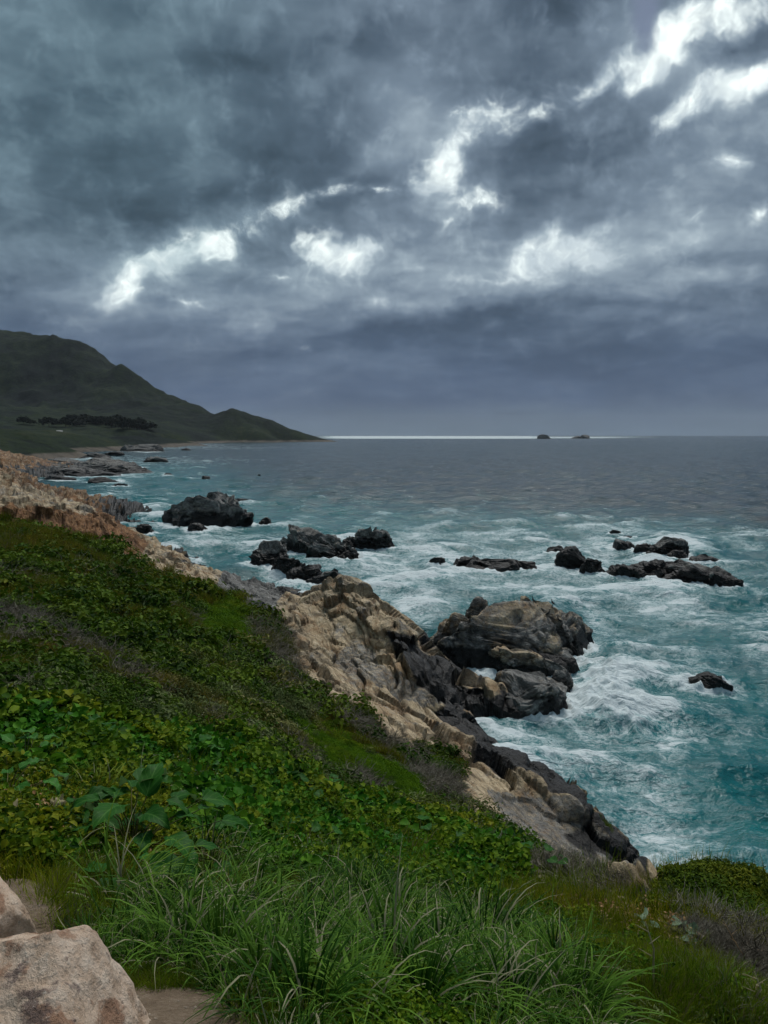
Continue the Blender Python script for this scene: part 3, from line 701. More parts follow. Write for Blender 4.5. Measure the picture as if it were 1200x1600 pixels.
rock('sea_stack', [(425,888,70,849,.7,-10),(450,895,60,866,.7,-15)], 5, 3.2, 0, 19,
     label='low black rock nearest the buff slabs, left end of the middle group', cat='sea rock')
rock('sea_stack', [(480,914,80,880,.6,-10),(515,920,70,892,.6,-15)], 5, 3.2, 0, 20,
     label='low black rock shelf with water draining over it, above the buff ridge', cat='sea rock')
rock('low_rock', [(770,896,120,871,.6,0),(735,890,60,872,.6,0),(815,895,64,876,.6,0)], 5, 4, 0, 21, label='long low black rock lying level in the white water of mid bay', cat='sea rock')
rock('low_rock', [(683,882,28,869,.6)], 4, 4, 0, 22, label='tiny black rock left of the long low one in mid bay', cat='sea rock')
rock('low_rock', [(870,867,32,853,.6)], 4, 4, 0, 23, label='small black knob at the left end of the right hand rock group', cat='sea rock')
rock('low_rock', [(902,893,66,861,.6,-15),(925,896,40,872,.6)], 5, 4, 0, 24, label='black pointed rock, second from left in the right hand group', cat='sea rock')
rock('low_rock', [(970,903,62,880,.6,0)], 5, 4, 0, 25, label='black rounded rock between the pointed one and the longest of the right hand group', cat='sea rock')
rock('low_rock', [(974,861,42,842,.7,0)], 4, 3, .1, 26, label='square dark rock at the back of the right hand group', cat='sea rock')
rock('low_rock', [(1040,872,70,843,.7,0),(1010,866,40,852,.7),(1060,876,40,860,.7)], 5, 3, .05, 27, label='dark humped rock behind the longest one of the right hand group', cat='sea rock')
rock('low_rock', [(1045,906,110,868,.7,-8),(1090,916,110,880,.6,-12),(1125,919,54,896,.6,0)], 5, 3, .1, 28, label='longest black brown rock of the right hand group, sloping down to the right', cat='sea rock')
rock('low_rock', [(1102,880,44,866,.5)], 4, 4, 0, 29, label='thin dark rock at the right end of the right hand group', cat='sea rock')
rock('low_rock', [(962,834,20,827,.6)], 3, 4, 0, 30, label='tiny black rock at the top of the right hand group', cat='sea rock')
rock('low_rock', [(982,840,24,836,.5)], 3, 4, 0, 31, label='tiny flat black rock just above the square one', cat='sea rock')
rock('low_rock', [(1102,1074,66,1047,.7,-5),(1118,1072,34,1054,.7)], 5, 4, 0, 32, label='lone black rock in teal water at the right, lower than all the groups', cat='sea rock')
rock('offshore_rock', [(851,685.6,22,678.6,.8)], 4, 4, .1, 33, label='left of two rocks standing far out near the horizon', cat='sea rock', foot=False)
rock('offshore_rock', [(903,685.2,20,680,.8),(913,685.2,18,679,.8)], 4, 4, .1, 34, label='right of two rocks standing far out near the horizon', cat='sea rock', foot=False)
# coves on the left
rock('rock_ledge', [(160,733,120,714,.9,0),(110,730,80,716,1,0),(75,738,90,724,1,0)], 5, 3.0, .2, 35, label='broad brown ledge with humps reaching into the water of the left cove', cat='rock ledge')
rock('rock_ledge', [(180,741,110,728,.6,0),(120,745,120,732,.6,0),(50,744,100,734,.8,0)], 5, 4.0, .05, 36, label='long low black ledge running out in front of the brown humped one', cat='rock ledge')
rock('low_rock', [(165,754,50,746,.5)], 4, 4, 0, 37, label='thin black rock in the cove just below the long black ledge', cat='sea rock')
rock('low_rock', [(90,751,50,742,.6)], 4, 4, 0, 38, label='black rock beside the second buff headland at the left', cat='sea rock')
rock('low_rock', [(225,706,70,693,.7,0),(205,705,36,691,.8,0)], 4, 3, .05, 39, label='farthest dark mound rock in front of the low coastal plain', cat='sea rock')
rock('low_rock', [(247,723,42,713,.6)], 4, 3, .15, 40, label='brown whale backed rock alone in the water below the farthest mound', cat='sea rock')
rock('low_rock', [(175,712,40,705,.5)], 4, 4, 0, 41, label='low black rock left of the farthest dark mound', cat='sea rock')
rock('low_rock', [(322,749,15,743,.7)], 3, 4, 0, 42, label='tiny black rock out in open water above the tall flat topped sea rock', cat='sea rock')
rock('low_rock', [(207,791,36,785,.5)], 3, 4, 0, 43, label='low black rock left of the tall flat topped sea rock', cat='sea rock')
rock('low_rock', [(228,836,30,820,.8),(210,834,30,822,.8)], 4, 4, 0, 44, label='black boulder under the end of the orange cliff', cat='rock')
rock('low_rock', [(292,704,16,700,.6)], 3, 4, 0, 45, label='tiny rock right of the farthest dark mound', cat='sea rock')
rock('low_rock', [(130,789,40,776,.8)], 4, 4, 0, 46, label='dark wet rock at the water end of the second buff headland', cat='rock')
rock('low_rock', [(405,743,6,741,.8)], 3, 4, 0, 47, label='farthest right speck of rock in the open water of the left bay', cat='sea rock')

rock('low_rock', [(186,760,26,755,.6)], 3, 4, 0, 48, label='tiny black rock below the thin cove rock, beside the buff headland', cat='sea rock')
rock('low_rock', [(262,742,12,739,.7)], 3, 4, 0, 49, label='speck of black rock in open water between cove and tall sea rock', cat='sea rock')
rock('low_rock', [(150,716,60,708,.5)], 4, 4, .1, 50, label='dark flat rock in the surf between cove ledge and farthest mound', cat='sea rock')
# ------------------------------------------------------------------ sea
FOAM = [ # photo u, v, radius u, radius v, tilt, strength
 (940,1090,60,55,25,1.5),(985,1120,60,30,35,1.3),(870,1035,50,22,15,1.0),(720,1135,60,16,12,1.3),(820,1165,90,30,20,.9),(900,1180,110,40,15,.7),
 (640,880,90,26,0,.95),(620,850,120,22,0,.8),(560,890,60,18,10,.9),(600,920,60,20,25,.9),(640,950,30,30,50,.7),(720,870,100,14,0,.8),(780,905,110,14,0,.9),
 (860,880,120,30,0,.9),(940,915,120,20,5,1.0),(1000,930,150,16,5,.9),(1060,860,120,30,0,.6),(1130,905,80,22,10,.8),(900,840,160,14,0,.65),(960,815,90,8,0,.5),(1180,827,40,5,3,.8),
 (960,860,60,12,0,1.0),(700,800,60,10,0,.6),(720,835,140,12,0,.55),(400,850,60,16,10,.6),(450,920,50,12,10,1.0),(330,848,110,12,5,.75),(540,870,20,8,0,.9),
 (250,800,90,16,0,.35),(180,770,70,14,0,.45),(260,720,120,7,0,.5),(140,742,90,5,0,.8),(130,716,50,3,0,.9),(240,695,90,2,0,1.0),(180,700,70,3,0,.7),(340,700,120,3,0,.45),
 (1000,1000,200,60,10,.30),(1100,1000,160,60,10,.28),(1050,1100,150,60,25,.38),(950,1230,120,60,35,.60),(1020,1290,60,60,50,.42),(1100,1180,140,70,30,.24),(1040,1370,50,20,0,.6),
 (880,1215,60,26,30,.8),(1190,950,80,30,0,.5),(1120,1310,90,60,30,.16),(1150,1230,100,60,20,.10),(1160,1075,60,20,0,.35),(690,930,80,40,20,.5),(930,960,60,16,20,.8),
 (850,684,60,1.2,0,.8),(915,684,60,1.2,0,.8),(360,830,60,12,0,.8),(320,746,30,4,0,.4),(240,828,20,6,0,.9)]
TEAL = [(650,850,330,36,0,.8),(1000,860,260,45,0,.6),(1020,1080,320,130,20,1.0),(780,900,400,60,0,.8),(250,790,160,60,0,.75),(1050,1300,240,120,30,1.1),(400,830,200,40,0,.7),(180,740,120,16,0,.5),(1100,970,200,60,0,.9),(600,890,160,60,0,.9)]
def blobs(u, v, lst):
    r_ = np.zeros(len(u))
    for (cu, cv, ru, rv, an, s_) in lst:
        c_, q_ = math.cos(R(an)), math.sin(R(an)); a = (u-cu)*c_+(v-cv)*q_; b_ = -(u-cu)*q_+(v-cv)*c_
        r_ = 1-(1-r_)*(1-np.minimum(s_, 1.0)*np.exp(-((a/ru)**2+(b_/rv)**2)*.7)) + max(0, s_-1)*np.exp(-((a/ru)**2+(b_/rv)**2)*.7)
    return r_
def build_sea():
    azs = np.concatenate([np.linspace(R(-74), R(-30), 60, endpoint=False), np.linspace(R(-30), R(30), 620), np.linspace(R(30), R(74), 60)[1:]])
    dep = np.concatenate([np.linspace(60, 36, 10, endpoint=False), np.linspace(36, .9, 640, endpoint=False), np.geomspace(.9, .0555, 60)])
    rr = EYE/np.tan(np.radians(dep))
    A_, R_ = np.meshgrid(azs, rr); nr, nc = A_.shape; a_ = A_.ravel(); r_ = R_.ravel()
    x = r_*np.sin(a_); y = r_*np.cos(a_); P0 = np.c_[x, y, np.zeros(len(x))]
    u, v = to_pix(P0)
    near = np.clip(1-(r_-60)/700, 0, 1)
    # travelling swell, chop and random lumps
    z = np.zeros(len(x)); rs = np.random.RandomState(5)
    for k in range(16):
        lam = 26*.80**k+1.1; th = R(rs.normal(-65, 22+k*2)); kx, ky = math.cos(th)*2*math.pi/lam, math.sin(th)*2*math.pi/lam
        ph = x*kx+y*ky+rs.uniform(0, 6.28)+fbm(P0, .03, 2, 200+k)*2.2
        am = .0085*lam**1.05
        keep = np.clip(lam/(r_*.012+.2)-.6, 0, 1)
        z += am*keep*(1-2*np.abs(np.sin(ph*.5))**1.0+.27)*(.6+.8*np.abs(vnoise(P0*.05, 300+k)))
    z *= 1.55
    lift = np.zeros(len(x)); foam = blobs(u, v, FOAM)*.84; teal = blobs(u, v, TEAL)
    for (cx, cy, rx, ry, an) in ROCK_FOOT:                # white collar round each rock
        sel = np.where((np.abs(x-cx) < rx*3+5) & (np.abs(y-cy) < rx*3+5))[0]
        if not len(sel): continue
        c_, s_ = math.cos(an), math.sin(an); qx = (x[sel]-cx)*c_+(y[sel]-cy)*s_; qy = -(x[sel]-cx)*s_+(y[sel]-cy)*c_
        dd = (np.hypot(qx/(rx+.01), qy/(ry+.01))-1)*min(rx, ry)
        foam[sel] = np.maximum(foam[sel], 1.45*np.exp(-np.maximum(dd, 0)/(.9+.10*rx))); lift[sel] = np.maximum(lift[sel], np.exp(-np.maximum(dd, 0)/(.5+.05*rx)))
    # and along the land
    ok = r_ < 500
    zb = np.full(len(x), -9.0); zb[ok] = land_rbf(np.c_[a_[ok], np.log(r_[ok])])
    foam = np.maximum(foam, .9*np.clip(1-(-zb-0.)/1.6, 0, 1)*(zb < 1.0))
    teal = np.maximum(teal, np.clip(1+zb/6, 0, 1)*.9)
    foam += .05*np.clip((vnoise(P0*.02, 77)-.2)*3, 0, 1)
    surge = blobs(u, v, [(940,1085,38,42,25,1.0),(985,1125,40,22,35,.7),(960,905,60,8,0,.3),(730,1135,30,8,0,.3)])
    z = z*(1+foam*.25) + surge*(.9+ridged(P0, .5, 4, 55)*.4) + foam*fbm(P0, 1.3, 3, 66)*.10*near
    z = z*(1-.75*lift) + lift*(.25+ridged(P0, .7, 3, 58)*.30)*near
    foam = foam + np.clip(z-.28, 0, .5)*1.1*np.clip(teal*1.3, 0, 1)
    far = np.clip((r_-60)/500, 0, 1)
    glint_band = np.clip((9.0-np.abs(np.degrees(a_)-3.6))/3.0, 0, 1)*np.clip((r_-4300)/900, 0, 1)*np.clip((17500-r_)/4000, 0, 1)  # band under the horizon where the sea's glint is painted white
    glint_band = np.maximum(glint_band, .28*np.clip((12.0-np.abs(np.degrees(a_)-9))/4.0, 0, 1)*np.clip((r_-5200)/900, 0, 1)*np.clip((14000-r_)/4000, 0, 1))
    F = grid_faces(nr, nc)
    keep = ~((zb > 3.0)[F].all(1))
    Vv, Ff, at_ = compact(np.c_[x, y, z], F, keep, dict(foam=foam, teal=teal, far=far, glint=glint_band))
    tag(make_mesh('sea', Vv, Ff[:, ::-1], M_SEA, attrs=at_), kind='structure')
build_sea()
# ------------------------------------------------------------------ vegetation
def foliage_material(name, dark, mid, light, gloss=.25, trans=.25, backlit=None, rough=.6, dry=None, vary=.8):
    m_, t, b = mat(name)
    g_ = t.new('ShaderNodeNewGeometry'); oi = t.new('ShaderNodeObjectInfo')
    tint = t.attr('tint', 'Fac', 'INSTANCER')
    n = t.noise(g_.outputs['Position'], 1.1, 4, .6); n2_ = t.noise(g_.outputs['Position'], 14.0, 4, .6)
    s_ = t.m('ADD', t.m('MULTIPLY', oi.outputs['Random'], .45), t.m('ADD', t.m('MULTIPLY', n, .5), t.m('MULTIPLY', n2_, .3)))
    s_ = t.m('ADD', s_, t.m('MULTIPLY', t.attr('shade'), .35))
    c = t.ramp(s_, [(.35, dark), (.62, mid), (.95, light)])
    n0 = t.noise(g_.outputs['Position'], .22, 3, .6)
    c = t.mix(t.ss(n0,   .45, .68, 0, vary), c, t.vm('MULTIPLY', c, (1.45, .95, .75)))
    if dry: c = t.mix(t.ss(t.m('ADD', t.attr('dry'), t.m('MULTIPLY', t.m('SUBTRACT', n, .5), .5)), .55, .75, 0, 1), c, dry)
    if backlit: c = t.mix(g_.outputs['Backfacing'], c, backlit)
    t.put(b.inputs['Base Color'], c); b.inputs['Roughness'].default_value = rough; b.inputs['Specular IOR Level'].default_value = gloss*.22
    tr = t.new('ShaderNodeBsdfTranslucent'); t.put(tr.inputs[0], c)
    mx = t.new('ShaderNodeMixShader'); mx.inputs[0].default_value = trans
    t.l.new(b.outputs[0], mx.inputs[1]); t.l.new(tr.outputs[0], mx.inputs[2])
    t.l.new(mx.outputs[0], t.n['Material Output'].inputs[0])
    return m_
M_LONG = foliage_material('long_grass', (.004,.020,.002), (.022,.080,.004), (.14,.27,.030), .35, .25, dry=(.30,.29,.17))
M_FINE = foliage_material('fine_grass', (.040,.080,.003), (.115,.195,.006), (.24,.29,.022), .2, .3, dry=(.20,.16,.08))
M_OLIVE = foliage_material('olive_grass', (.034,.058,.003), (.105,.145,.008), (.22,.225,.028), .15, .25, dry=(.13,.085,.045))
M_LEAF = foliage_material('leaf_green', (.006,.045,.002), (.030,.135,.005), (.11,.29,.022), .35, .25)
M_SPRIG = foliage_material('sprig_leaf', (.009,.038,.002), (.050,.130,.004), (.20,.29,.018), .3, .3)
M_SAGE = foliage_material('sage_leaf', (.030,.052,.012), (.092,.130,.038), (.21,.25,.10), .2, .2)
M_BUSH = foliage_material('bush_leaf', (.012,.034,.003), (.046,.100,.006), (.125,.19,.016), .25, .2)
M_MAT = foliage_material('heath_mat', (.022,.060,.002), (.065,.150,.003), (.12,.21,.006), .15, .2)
M_DEAD = foliage_material('dead_twig', (.055,.046,.034), (.165,.145,.112), (.36,.33,.26), .1, .0, vary=0.0)
M_PALE = foliage_material('wilted_leaf', (.10,.14,.08), (.22,.27,.17), (.38,.40,.28), .2, .3)
M_DRYL = foliage_material('dry_leaf', (.20,.15,.07), (.36,.30,.16), (.48,.42,.27), .2, .3)
M_STEM = foliage_material('leaf_stalk', (.05,.075,.03), (.11,.13,.06), (.20,.19,.12), .2, .1)
M_ORANGE = foliage_material('orange_leaf', (.20,.09,.01), (.34,.17,.02), (.42,.25,.05), .2, .3)
rng = np.random.RandomState(21)
class MB:
    def __init__(s): s.v = []; s.f = []; s.sh = []; s.dr = []
    def add(s, V_, F_, shade=0.0, dry=0.0):
        n = len(s.v); s.v += [tuple(p) for p in V_]
        s.f += [tuple(i+n for i in f) for f in F_]
        sh = shade if hasattr(shade, '__len__') else [shade]*len(V_)
        s.sh += list(sh); s.dr += [dry]*len(V_)
    def mesh(s, name, m_, smooth=True):
        me = bpy.data.meshes.new(name); me.from_pydata(s.v, [], s.f); me.materials.append(m_)
        for an, av in (('shade', s.sh), ('dry', s.dr)):
            a_ = me.attributes.new(an, 'FLOAT', 'POINT'); a_.data.foreach_set('value', np.asarray(av, np.float32))
        me.polygons.foreach_set('use_smooth', np.full(len(me.polygons), smooth, bool)); me.update()
        return me
    def obj(s, name, m_, parent=None, link=True, smooth=True):
        o = bpy.data.objects.new(name, s.mesh(name, m_, smooth))
        if link: COL.objects.link(o)
        if parent: o.parent = parent
        return o
def blade(mb, root, a_, L, lean, droop, wd, seg=4, dry=0.0, shade=0.0, kink=0.0):
    d = np.array([math.cos(a_), math.sin(a_), 0]); s_ = np.array([-math.sin(a_), math.cos(a_), 0])
    V_, F_, sh = [], [], []; p = np.array(root, float); el_ = math.pi/2-lean
    for k in range(seg+1):
        t_ = k/seg; w_ = wd*(1-t_**1.6)*.5+wd*.04
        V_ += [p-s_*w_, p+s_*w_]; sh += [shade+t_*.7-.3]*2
        p = p + (d*math.cos(el_)+np.array([0, 0, 1])*math.sin(el_))*L/seg
        el_ -= droop/seg*(.5+t_*1.6); d = d*math.cos(kink/seg)+s_*math.sin(kink/seg); s_ = np.array([-d[1], d[0], 0])
        if k: F_.append((2*k-2, 2*k-1, 2*k+1, 2*k))
    mb.add(V_, F_, sh, dry)
def grass_clump(n, rad, L, wd, lean=(.05, .6), droop=(.3, 1.6), seg=4, dryp=.05, bias=None):
    mb = MB()
    for _ in range(n):
        r_ = rad*math.sqrt(rng.rand()); a_ = rng.rand()*6.283; p = (r_*math.cos(a_), r_*math.sin(a_), -.02)
        aa = a_ + rng.normal(0, .8) if bias is None else bias+rng.normal(0, .75)
        blade(mb, p, aa, L*rng.uniform(.55, 1.1), rng.uniform(*lean), rng.uniform(*droop), wd*rng.uniform(.7, 1.2), seg, 1.0 if rng.rand() < dryp else 0.0, rng.uniform(-.2, .3), rng.normal(0, .4))
    return mb
def small_leaf(mb, p, nrm, L, W, shade=0.0):
    n_ = Vector(nrm).normalized(); t_ = n_.orthogonal().normalized(); t_.rotate(Matrix.Rotation(rng.rand()*6.283, 3, n_)); b_ = n_.cross(t_)
    p = Vector(p); up = n_*W*.28
    q = [p, p+t_*L*.30+b_*W*.5+up, p+t_*L*.70+b_*W*.38+up*.7, p+t_*L-n_*L*.12, p+t_*L*.70-b_*W*.38+up*.7, p+t_*L*.30-b_*W*.5+up, p+t_*L*.5]
    mb.add(q, [(0, 1, 2, 6), (6, 2, 3), (0, 6, 4, 5), (6, 3, 4)], shade)
def leaf_ball(n, rad, L, W, flat=.8, hollow=.55, up=.5):
    mb = MB()
    for _ in range(n):
        d = rng.normal(size=3); d[2] = abs(d[2])*.9-.1; d /= np.linalg.norm(d); r_ = rad*rng.uniform(hollow, 1.0)*(1+.22*math.sin(d[0]*5+rad*9)*math.cos(d[1]*6))
        p = d*r_*np.array([1, 1, flat]); nn = d+np.array([0, 0, up])+rng.normal(size=3)*.45
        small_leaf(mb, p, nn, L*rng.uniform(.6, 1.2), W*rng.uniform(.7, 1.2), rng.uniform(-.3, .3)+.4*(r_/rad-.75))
    return mb
def sprigs(n, rad, h, L, W):
    mb = MB()
    for _ in range(n):
        a_ = rng.rand()*6.283; r_ = rad*math.sqrt(rng.rand()); z0 = h*rng.uniform(.25, 1.0)
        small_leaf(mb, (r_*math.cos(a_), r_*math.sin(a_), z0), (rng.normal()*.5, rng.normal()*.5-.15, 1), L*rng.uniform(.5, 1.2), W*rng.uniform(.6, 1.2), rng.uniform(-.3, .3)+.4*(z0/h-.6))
    return mb
def tube(mb, pts, r0, r1, n=4, shade=0.0, dry=0.0):
    V_, F_ = [], []; m_ = len(pts)
    for k, p in enumerate(pts):
        p = Vector(p); q = Vector(pts[min(k+1, m_-1)])-Vector(pts[max(k-1, 0)]); q.normalize()
        u_ = q.orthogonal().normalized(); w_ = q.cross(u_); r_ = r0+(r1-r0)*k/(m_-1)
        V_ += [p+(u_*math.cos(6.283*j/n)+w_*math.sin(6.283*j/n))*r_ for j in range(n)]
        if k: F_ += [((k-1)*n+j, (k-1)*n+(j+1) % n, k*n+(j+1) % n, k*n+j) for j in range(n)]
    mb.add(V_, F_, shade, dry)
def twig_tangle(n, rad, L, th, flat=.35):
    mb = MB()
    for _ in range(n):
        p = Vector((rng.normal()*rad*.5, rng.normal()*rad*.5, rng.rand()*rad*flat)); d = Vector((rng.normal(), rng.normal(), rng.normal()*.45)).normalized(); pts = [p.copy()]
        for k in range(4):
            d = (d+Vector(rng.normal(size=3)*.38)).normalized(); p = p+d*L*rng.uniform(.15, .32); pts.append(p.copy())
        tube(mb, pts, th*rng.uniform(.6, 1.3), th*.3, 3, rng.uniform(-.4, .5))
    return mb
def source(name, mbs, m_):
    c = bpy.data.collections.new(name)
    for k, mb in enumerate(mbs):
        o = mb.obj(name, m_, link=False); c.objects.link(o)
    return c
def scatter_tree(coll):
    g_ = bpy.data.node_groups.new('scatter', 'GeometryNodeTree')
    g_.interface.new_socket('Geometry', in_out='INPUT', socket_type='NodeSocketGeometry'); g_.interface.new_socket('Geometry', in_out='OUTPUT', socket_type='NodeSocketGeometry')
    N_ = g_.nodes; L_ = g_.links; gi = N_.new('NodeGroupInput'); go = N_.new('NodeGroupOutput')
    ip = N_.new('GeometryNodeInstanceOnPoints'); ci = N_.new('GeometryNodeCollectionInfo')
    ci.inputs['Collection'].default_value = coll; ci.inputs['Separate Children'].default_value = True; ci.inputs['Reset Children'].default_value = True
    ip.inputs['Pick Instance'].default_value = True
    def na(name, typ):
        n_ = N_.new('GeometryNodeInputNamedAttribute'); n_.data_type = typ; n_.inputs['Name'].default_value = name; return n_.outputs['Attribute']
    L_.new(gi.outputs[0], ip.inputs['Points']); L_.new(ci.outputs[0], ip.inputs['Instance'])
    L_.new(na('idx', 'INT'), ip.inputs['Instance Index']); L_.new(na('rot', 'FLOAT_VECTOR'), ip.inputs['Rotation']); L_.new(na('scl', 'FLOAT_VECTOR'), ip.inputs['Scale'])
    L_.new(ip.outputs[0], go.inputs[0])
    return g_
def scatter(name, P, scl, coll, tilt=.25, label=None, lean=None, hscale=None):
    n = len(P); me = bpy.data.meshes.new(name); me.vertices.add(n); me.vertices.foreach_set('co', np.asarray(P, np.float32).ravel())
    rot = np.c_[rng.normal(0, tilt, n), rng.normal(0, tilt, n), rng.uniform(0, 6.283, n)]
    if lean is not None: rot[:, 2] = lean+rng.normal(0, .5, n)
    s3 = np.repeat(np.asarray(scl)[:, None], 3, 1)
    if hscale is not None: s3[:, 2] *= hscale
    a_ = me.attributes.new('idx', 'INT', 'POINT'); a_.data.foreach_set('value', rng.randint(0, len(coll.objects), n).astype(np.int32))
    a_ = me.attributes.new('rot', 'FLOAT_VECTOR', 'POINT'); a_.data.foreach_set('vector', rot.astype(np.float32).ravel())
    a_ = me.attributes.new('scl', 'FLOAT_VECTOR', 'POINT'); a_.data.foreach_set('vector', s3.astype(np.float32).ravel())
    o = bpy.data.objects.new(name, me); COL.objects.link(o)
    md = o.modifiers.new('scatter', 'NODES'); md.node_group = scatter_tree(coll)
    return tag(o, label, kind='stuff')

# candidates over the slope, even in (azimuth, ln distance)
NC = 400000
ca = rng.uniform(R(-34), R(36), NC); cl = rng.uniform(math.log(1.5), math.log(150), NC)
CP, CN, CR = surf(ca, cl)
CU, CV = to_pix(CP); Cr = np.exp(cl)
cn1 = fbm(CP, .35, 3, 401); cn2 = fbm(CP, 1.3, 3, 402); cn3 = fbm(CP, .12, 2, 403)
vegok = (CR < .45) & (CP[:, 2] > 1.5)
def zone(polys, soft):
    z_ = np.full(NC, -99.0)
    for p in polys: z_ = np.maximum(z_, poly_dist(CU, CV, p)/soft)
    return z_ + cn2*1.2
Zdead = zone([p for p, s in DEADP], 10); Zpath = zone([p for p, s in PATHP], 14)
Zleaf = zone([[(-200,1165),(60,1130),(250,1150),(330,1170),(450,1190),(520,1230),(640,1270),(720,1290),(830,1330),(760,1400),(640,1380),(480,1400),(330,1360),(90,1370),(-200,1345)]], 26)
Zlong = zone([[(80,1340),(280,1300),(430,1350),(560,1390),(700,1440),(900,1500),(960,1700),(200,1700),(120,1470)]], 22)
Zfine = zone([[(600,1385),(720,1400),(830,1425),(940,1455),(1020,1480),(1100,1520),(1180,1590),(1260,1620),(1260,1750),(500,1750)]], 22)
Zsage = zone([[(60,1090),(220,1060),(330,1010),(440,1080),(500,1150),(560,1210),(640,1260),(560,1290),(430,1200),(300,1170),(60,1170),(-200,1180),(-200,1090)], [(560,1240),(700,1270),(800,1320),(700,1330)]], 24)
Zmat = zone([[(430,1120),(520,1140),(640,1210),(660,1250),(560,1235),(470,1180)], [(610,1165),(690,1180),(730,1225),(660,1220)], [(480,1095),(560,1125),(620,1160),(560,1155)], [(330,925),(400,940),(405,1000),(340,1010),(300,960)], [(530,1130),(620,1150),(600,1175)]], 14)
Zlip = zone([[(1030,1370),(1300,1360),(1300,1480),(1120,1450),(1020,1430)]], 14)
taken = np.zeros(NC, bool)
def pick(mask, n):
    ix = np.where(mask & vegok & ~taken)[0]
    ix = ix[rng.permutation(len(ix))[:n]]; taken[ix] = True; return ix
notpath = Zpath < .3
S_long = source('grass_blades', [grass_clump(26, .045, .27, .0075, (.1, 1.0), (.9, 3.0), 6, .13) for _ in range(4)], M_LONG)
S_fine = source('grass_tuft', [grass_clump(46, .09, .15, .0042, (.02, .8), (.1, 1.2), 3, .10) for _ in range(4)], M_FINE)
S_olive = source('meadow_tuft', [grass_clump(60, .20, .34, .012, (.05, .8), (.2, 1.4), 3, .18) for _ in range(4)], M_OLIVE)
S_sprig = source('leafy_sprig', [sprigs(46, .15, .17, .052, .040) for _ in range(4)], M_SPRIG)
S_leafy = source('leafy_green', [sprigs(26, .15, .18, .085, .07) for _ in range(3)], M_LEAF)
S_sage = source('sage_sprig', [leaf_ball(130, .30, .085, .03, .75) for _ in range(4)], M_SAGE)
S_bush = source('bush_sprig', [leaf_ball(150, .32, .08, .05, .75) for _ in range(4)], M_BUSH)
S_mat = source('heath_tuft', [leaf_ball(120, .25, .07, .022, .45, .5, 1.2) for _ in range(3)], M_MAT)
S_twig = source('twig_litter', [twig_tangle(26, .22, .38, .006) for _ in range(4)], M_DEAD)
sz = lambda ix, k, lo, hi: np.clip(Cr[ix]*k, lo, hi)*rng.uniform(.7, 1.35, len(ix))
# long arching grass in front
nearbig = ((CU-215)/135)**2+((CV-1320)/80)**2 < 1
ix = pick((Zlong > 0) & ~nearbig & notpath & (Cr < 9) & (cn2 > -.2), 1900); scatter('long_grass', CP[ix], sz(ix, .25, .6, 1.35), S_long, .2)
ix = pick((Zdead > .4) & (Cr > 7) & (cn1+cn2 > -.5), 3600); scatter('dead_twig_cover', CP[ix], sz(ix, .062, .7, 3.2), S_twig, .3)
ix = pick((Zdead > .5) & (Cr <= 7), 1200); scatter('dead_twig_litter', CP[ix], sz(ix, .06, .3, .6), S_twig, .3)
ix = pick((Zmat > 0), 9000); scatter('heath_mat', CP[ix], sz(ix, .028, .4, 2.4), S_mat, .2)
ix = pick((Zlip > 0), 2600); scatter('bush_cover', CP[ix], sz(ix, .05, .5, 1.2), S_bush, .3)
ix = pick((Zsage > 0), 5200); scatter('sage_scrub', CP[ix], sz(ix, .042, .35, 2.6), S_sage, .3)
ix = pick((Zsage > -.5) & (cn1 > .0), 2200); scatter('scrub_undergrowth', CP[ix], sz(ix, .045, .35, 2.6), S_bush, .3)
ix = pick((Zleaf > 0) & (cn2 > -.12) & (cn1 > -.55) & notpath, 10000); scatter('leafy_ground_cover', CP[ix], sz(ix, .12, .45, 1.7)*(1+.55*np.clip(cn1[ix]+cn2[ix], -.8, 1)), S_sprig, .25)
ix = pick((Zleaf > 0) & (cn2 <= .1) & notpath, 4000); scatter('broad_leafed_weeds', CP[ix], sz(ix, .105, .45, 1.55)*(1+.5*np.clip(cn1[ix]-cn2[ix], -.7, 1.2)), S_leafy, .3)
ix = pick((Zleaf > -1) & (cn1 > .05) & notpath & (Cr < 20), 1500); scatter('grass_among_weeds', CP[ix], sz(ix, .14, .5, 1.6), S_long, .25)
ix = pick((Zfine > -.3) & notpath & (cn2 > -.25), 9000); scatter('fine_grass', CP[ix], sz(ix, .20, .5, 2.2)*(1+.35*np.clip(cn1[ix], -1, 1)), S_fine, .25)
ix = pick((Zfine > -.3) & notpath & (cn2 <= 0), 2200); scatter('weeds_in_grass', CP[ix], sz(ix, .11, .35, 1.2), S_sprig, .3)
ix = pick((Zfine > -.3) & notpath & (cn1 > .0), 420); scatter('coarse_grass', CP[ix], sz(ix, .16, .5, 1.2), S_long, .3)
ix = pick((Zfine > -.6) & notpath, 900); scatter('grey_herbs', CP[ix], sz(ix, .05, .25, .8), S_sage, .3)
ix = pick((Zfine > -.3) & (cn1 > .1), 500); scatter('twigs_in_grass', CP[ix], sz(ix, .06, .3, .8), S_twig, .3)
rest = (Cr > 6) & notpath & (CV < 1200)
ix = pick(rest & (cn1 > -.1), 1000); scatter('bushy_clumps', CP[ix], sz(ix, .08, .6, 4.6)*rng.uniform(.5, 1.3, len(ix)), S_bush, .25)
ix = pick((Zsage > -.6), 500); scatter('sage_clumps', CP[ix], sz(ix, .075, .6, 4.2)*rng.uniform(.5, 1.3, len(ix)), S_sage, .25)
ix = pick(rest & (cn3 < -.1) & (cn2 > 0), 700); scatter('dry_brush_patches', CP[ix], sz(ix, .055, .6, 3.0), S_twig, .3)
ix = pick(rest & (cn3+cn2*.5 > -.25), 20000); scatter('meadow_grass', CP[ix], sz(ix, .035, .5, 3.0), S_olive, .2)
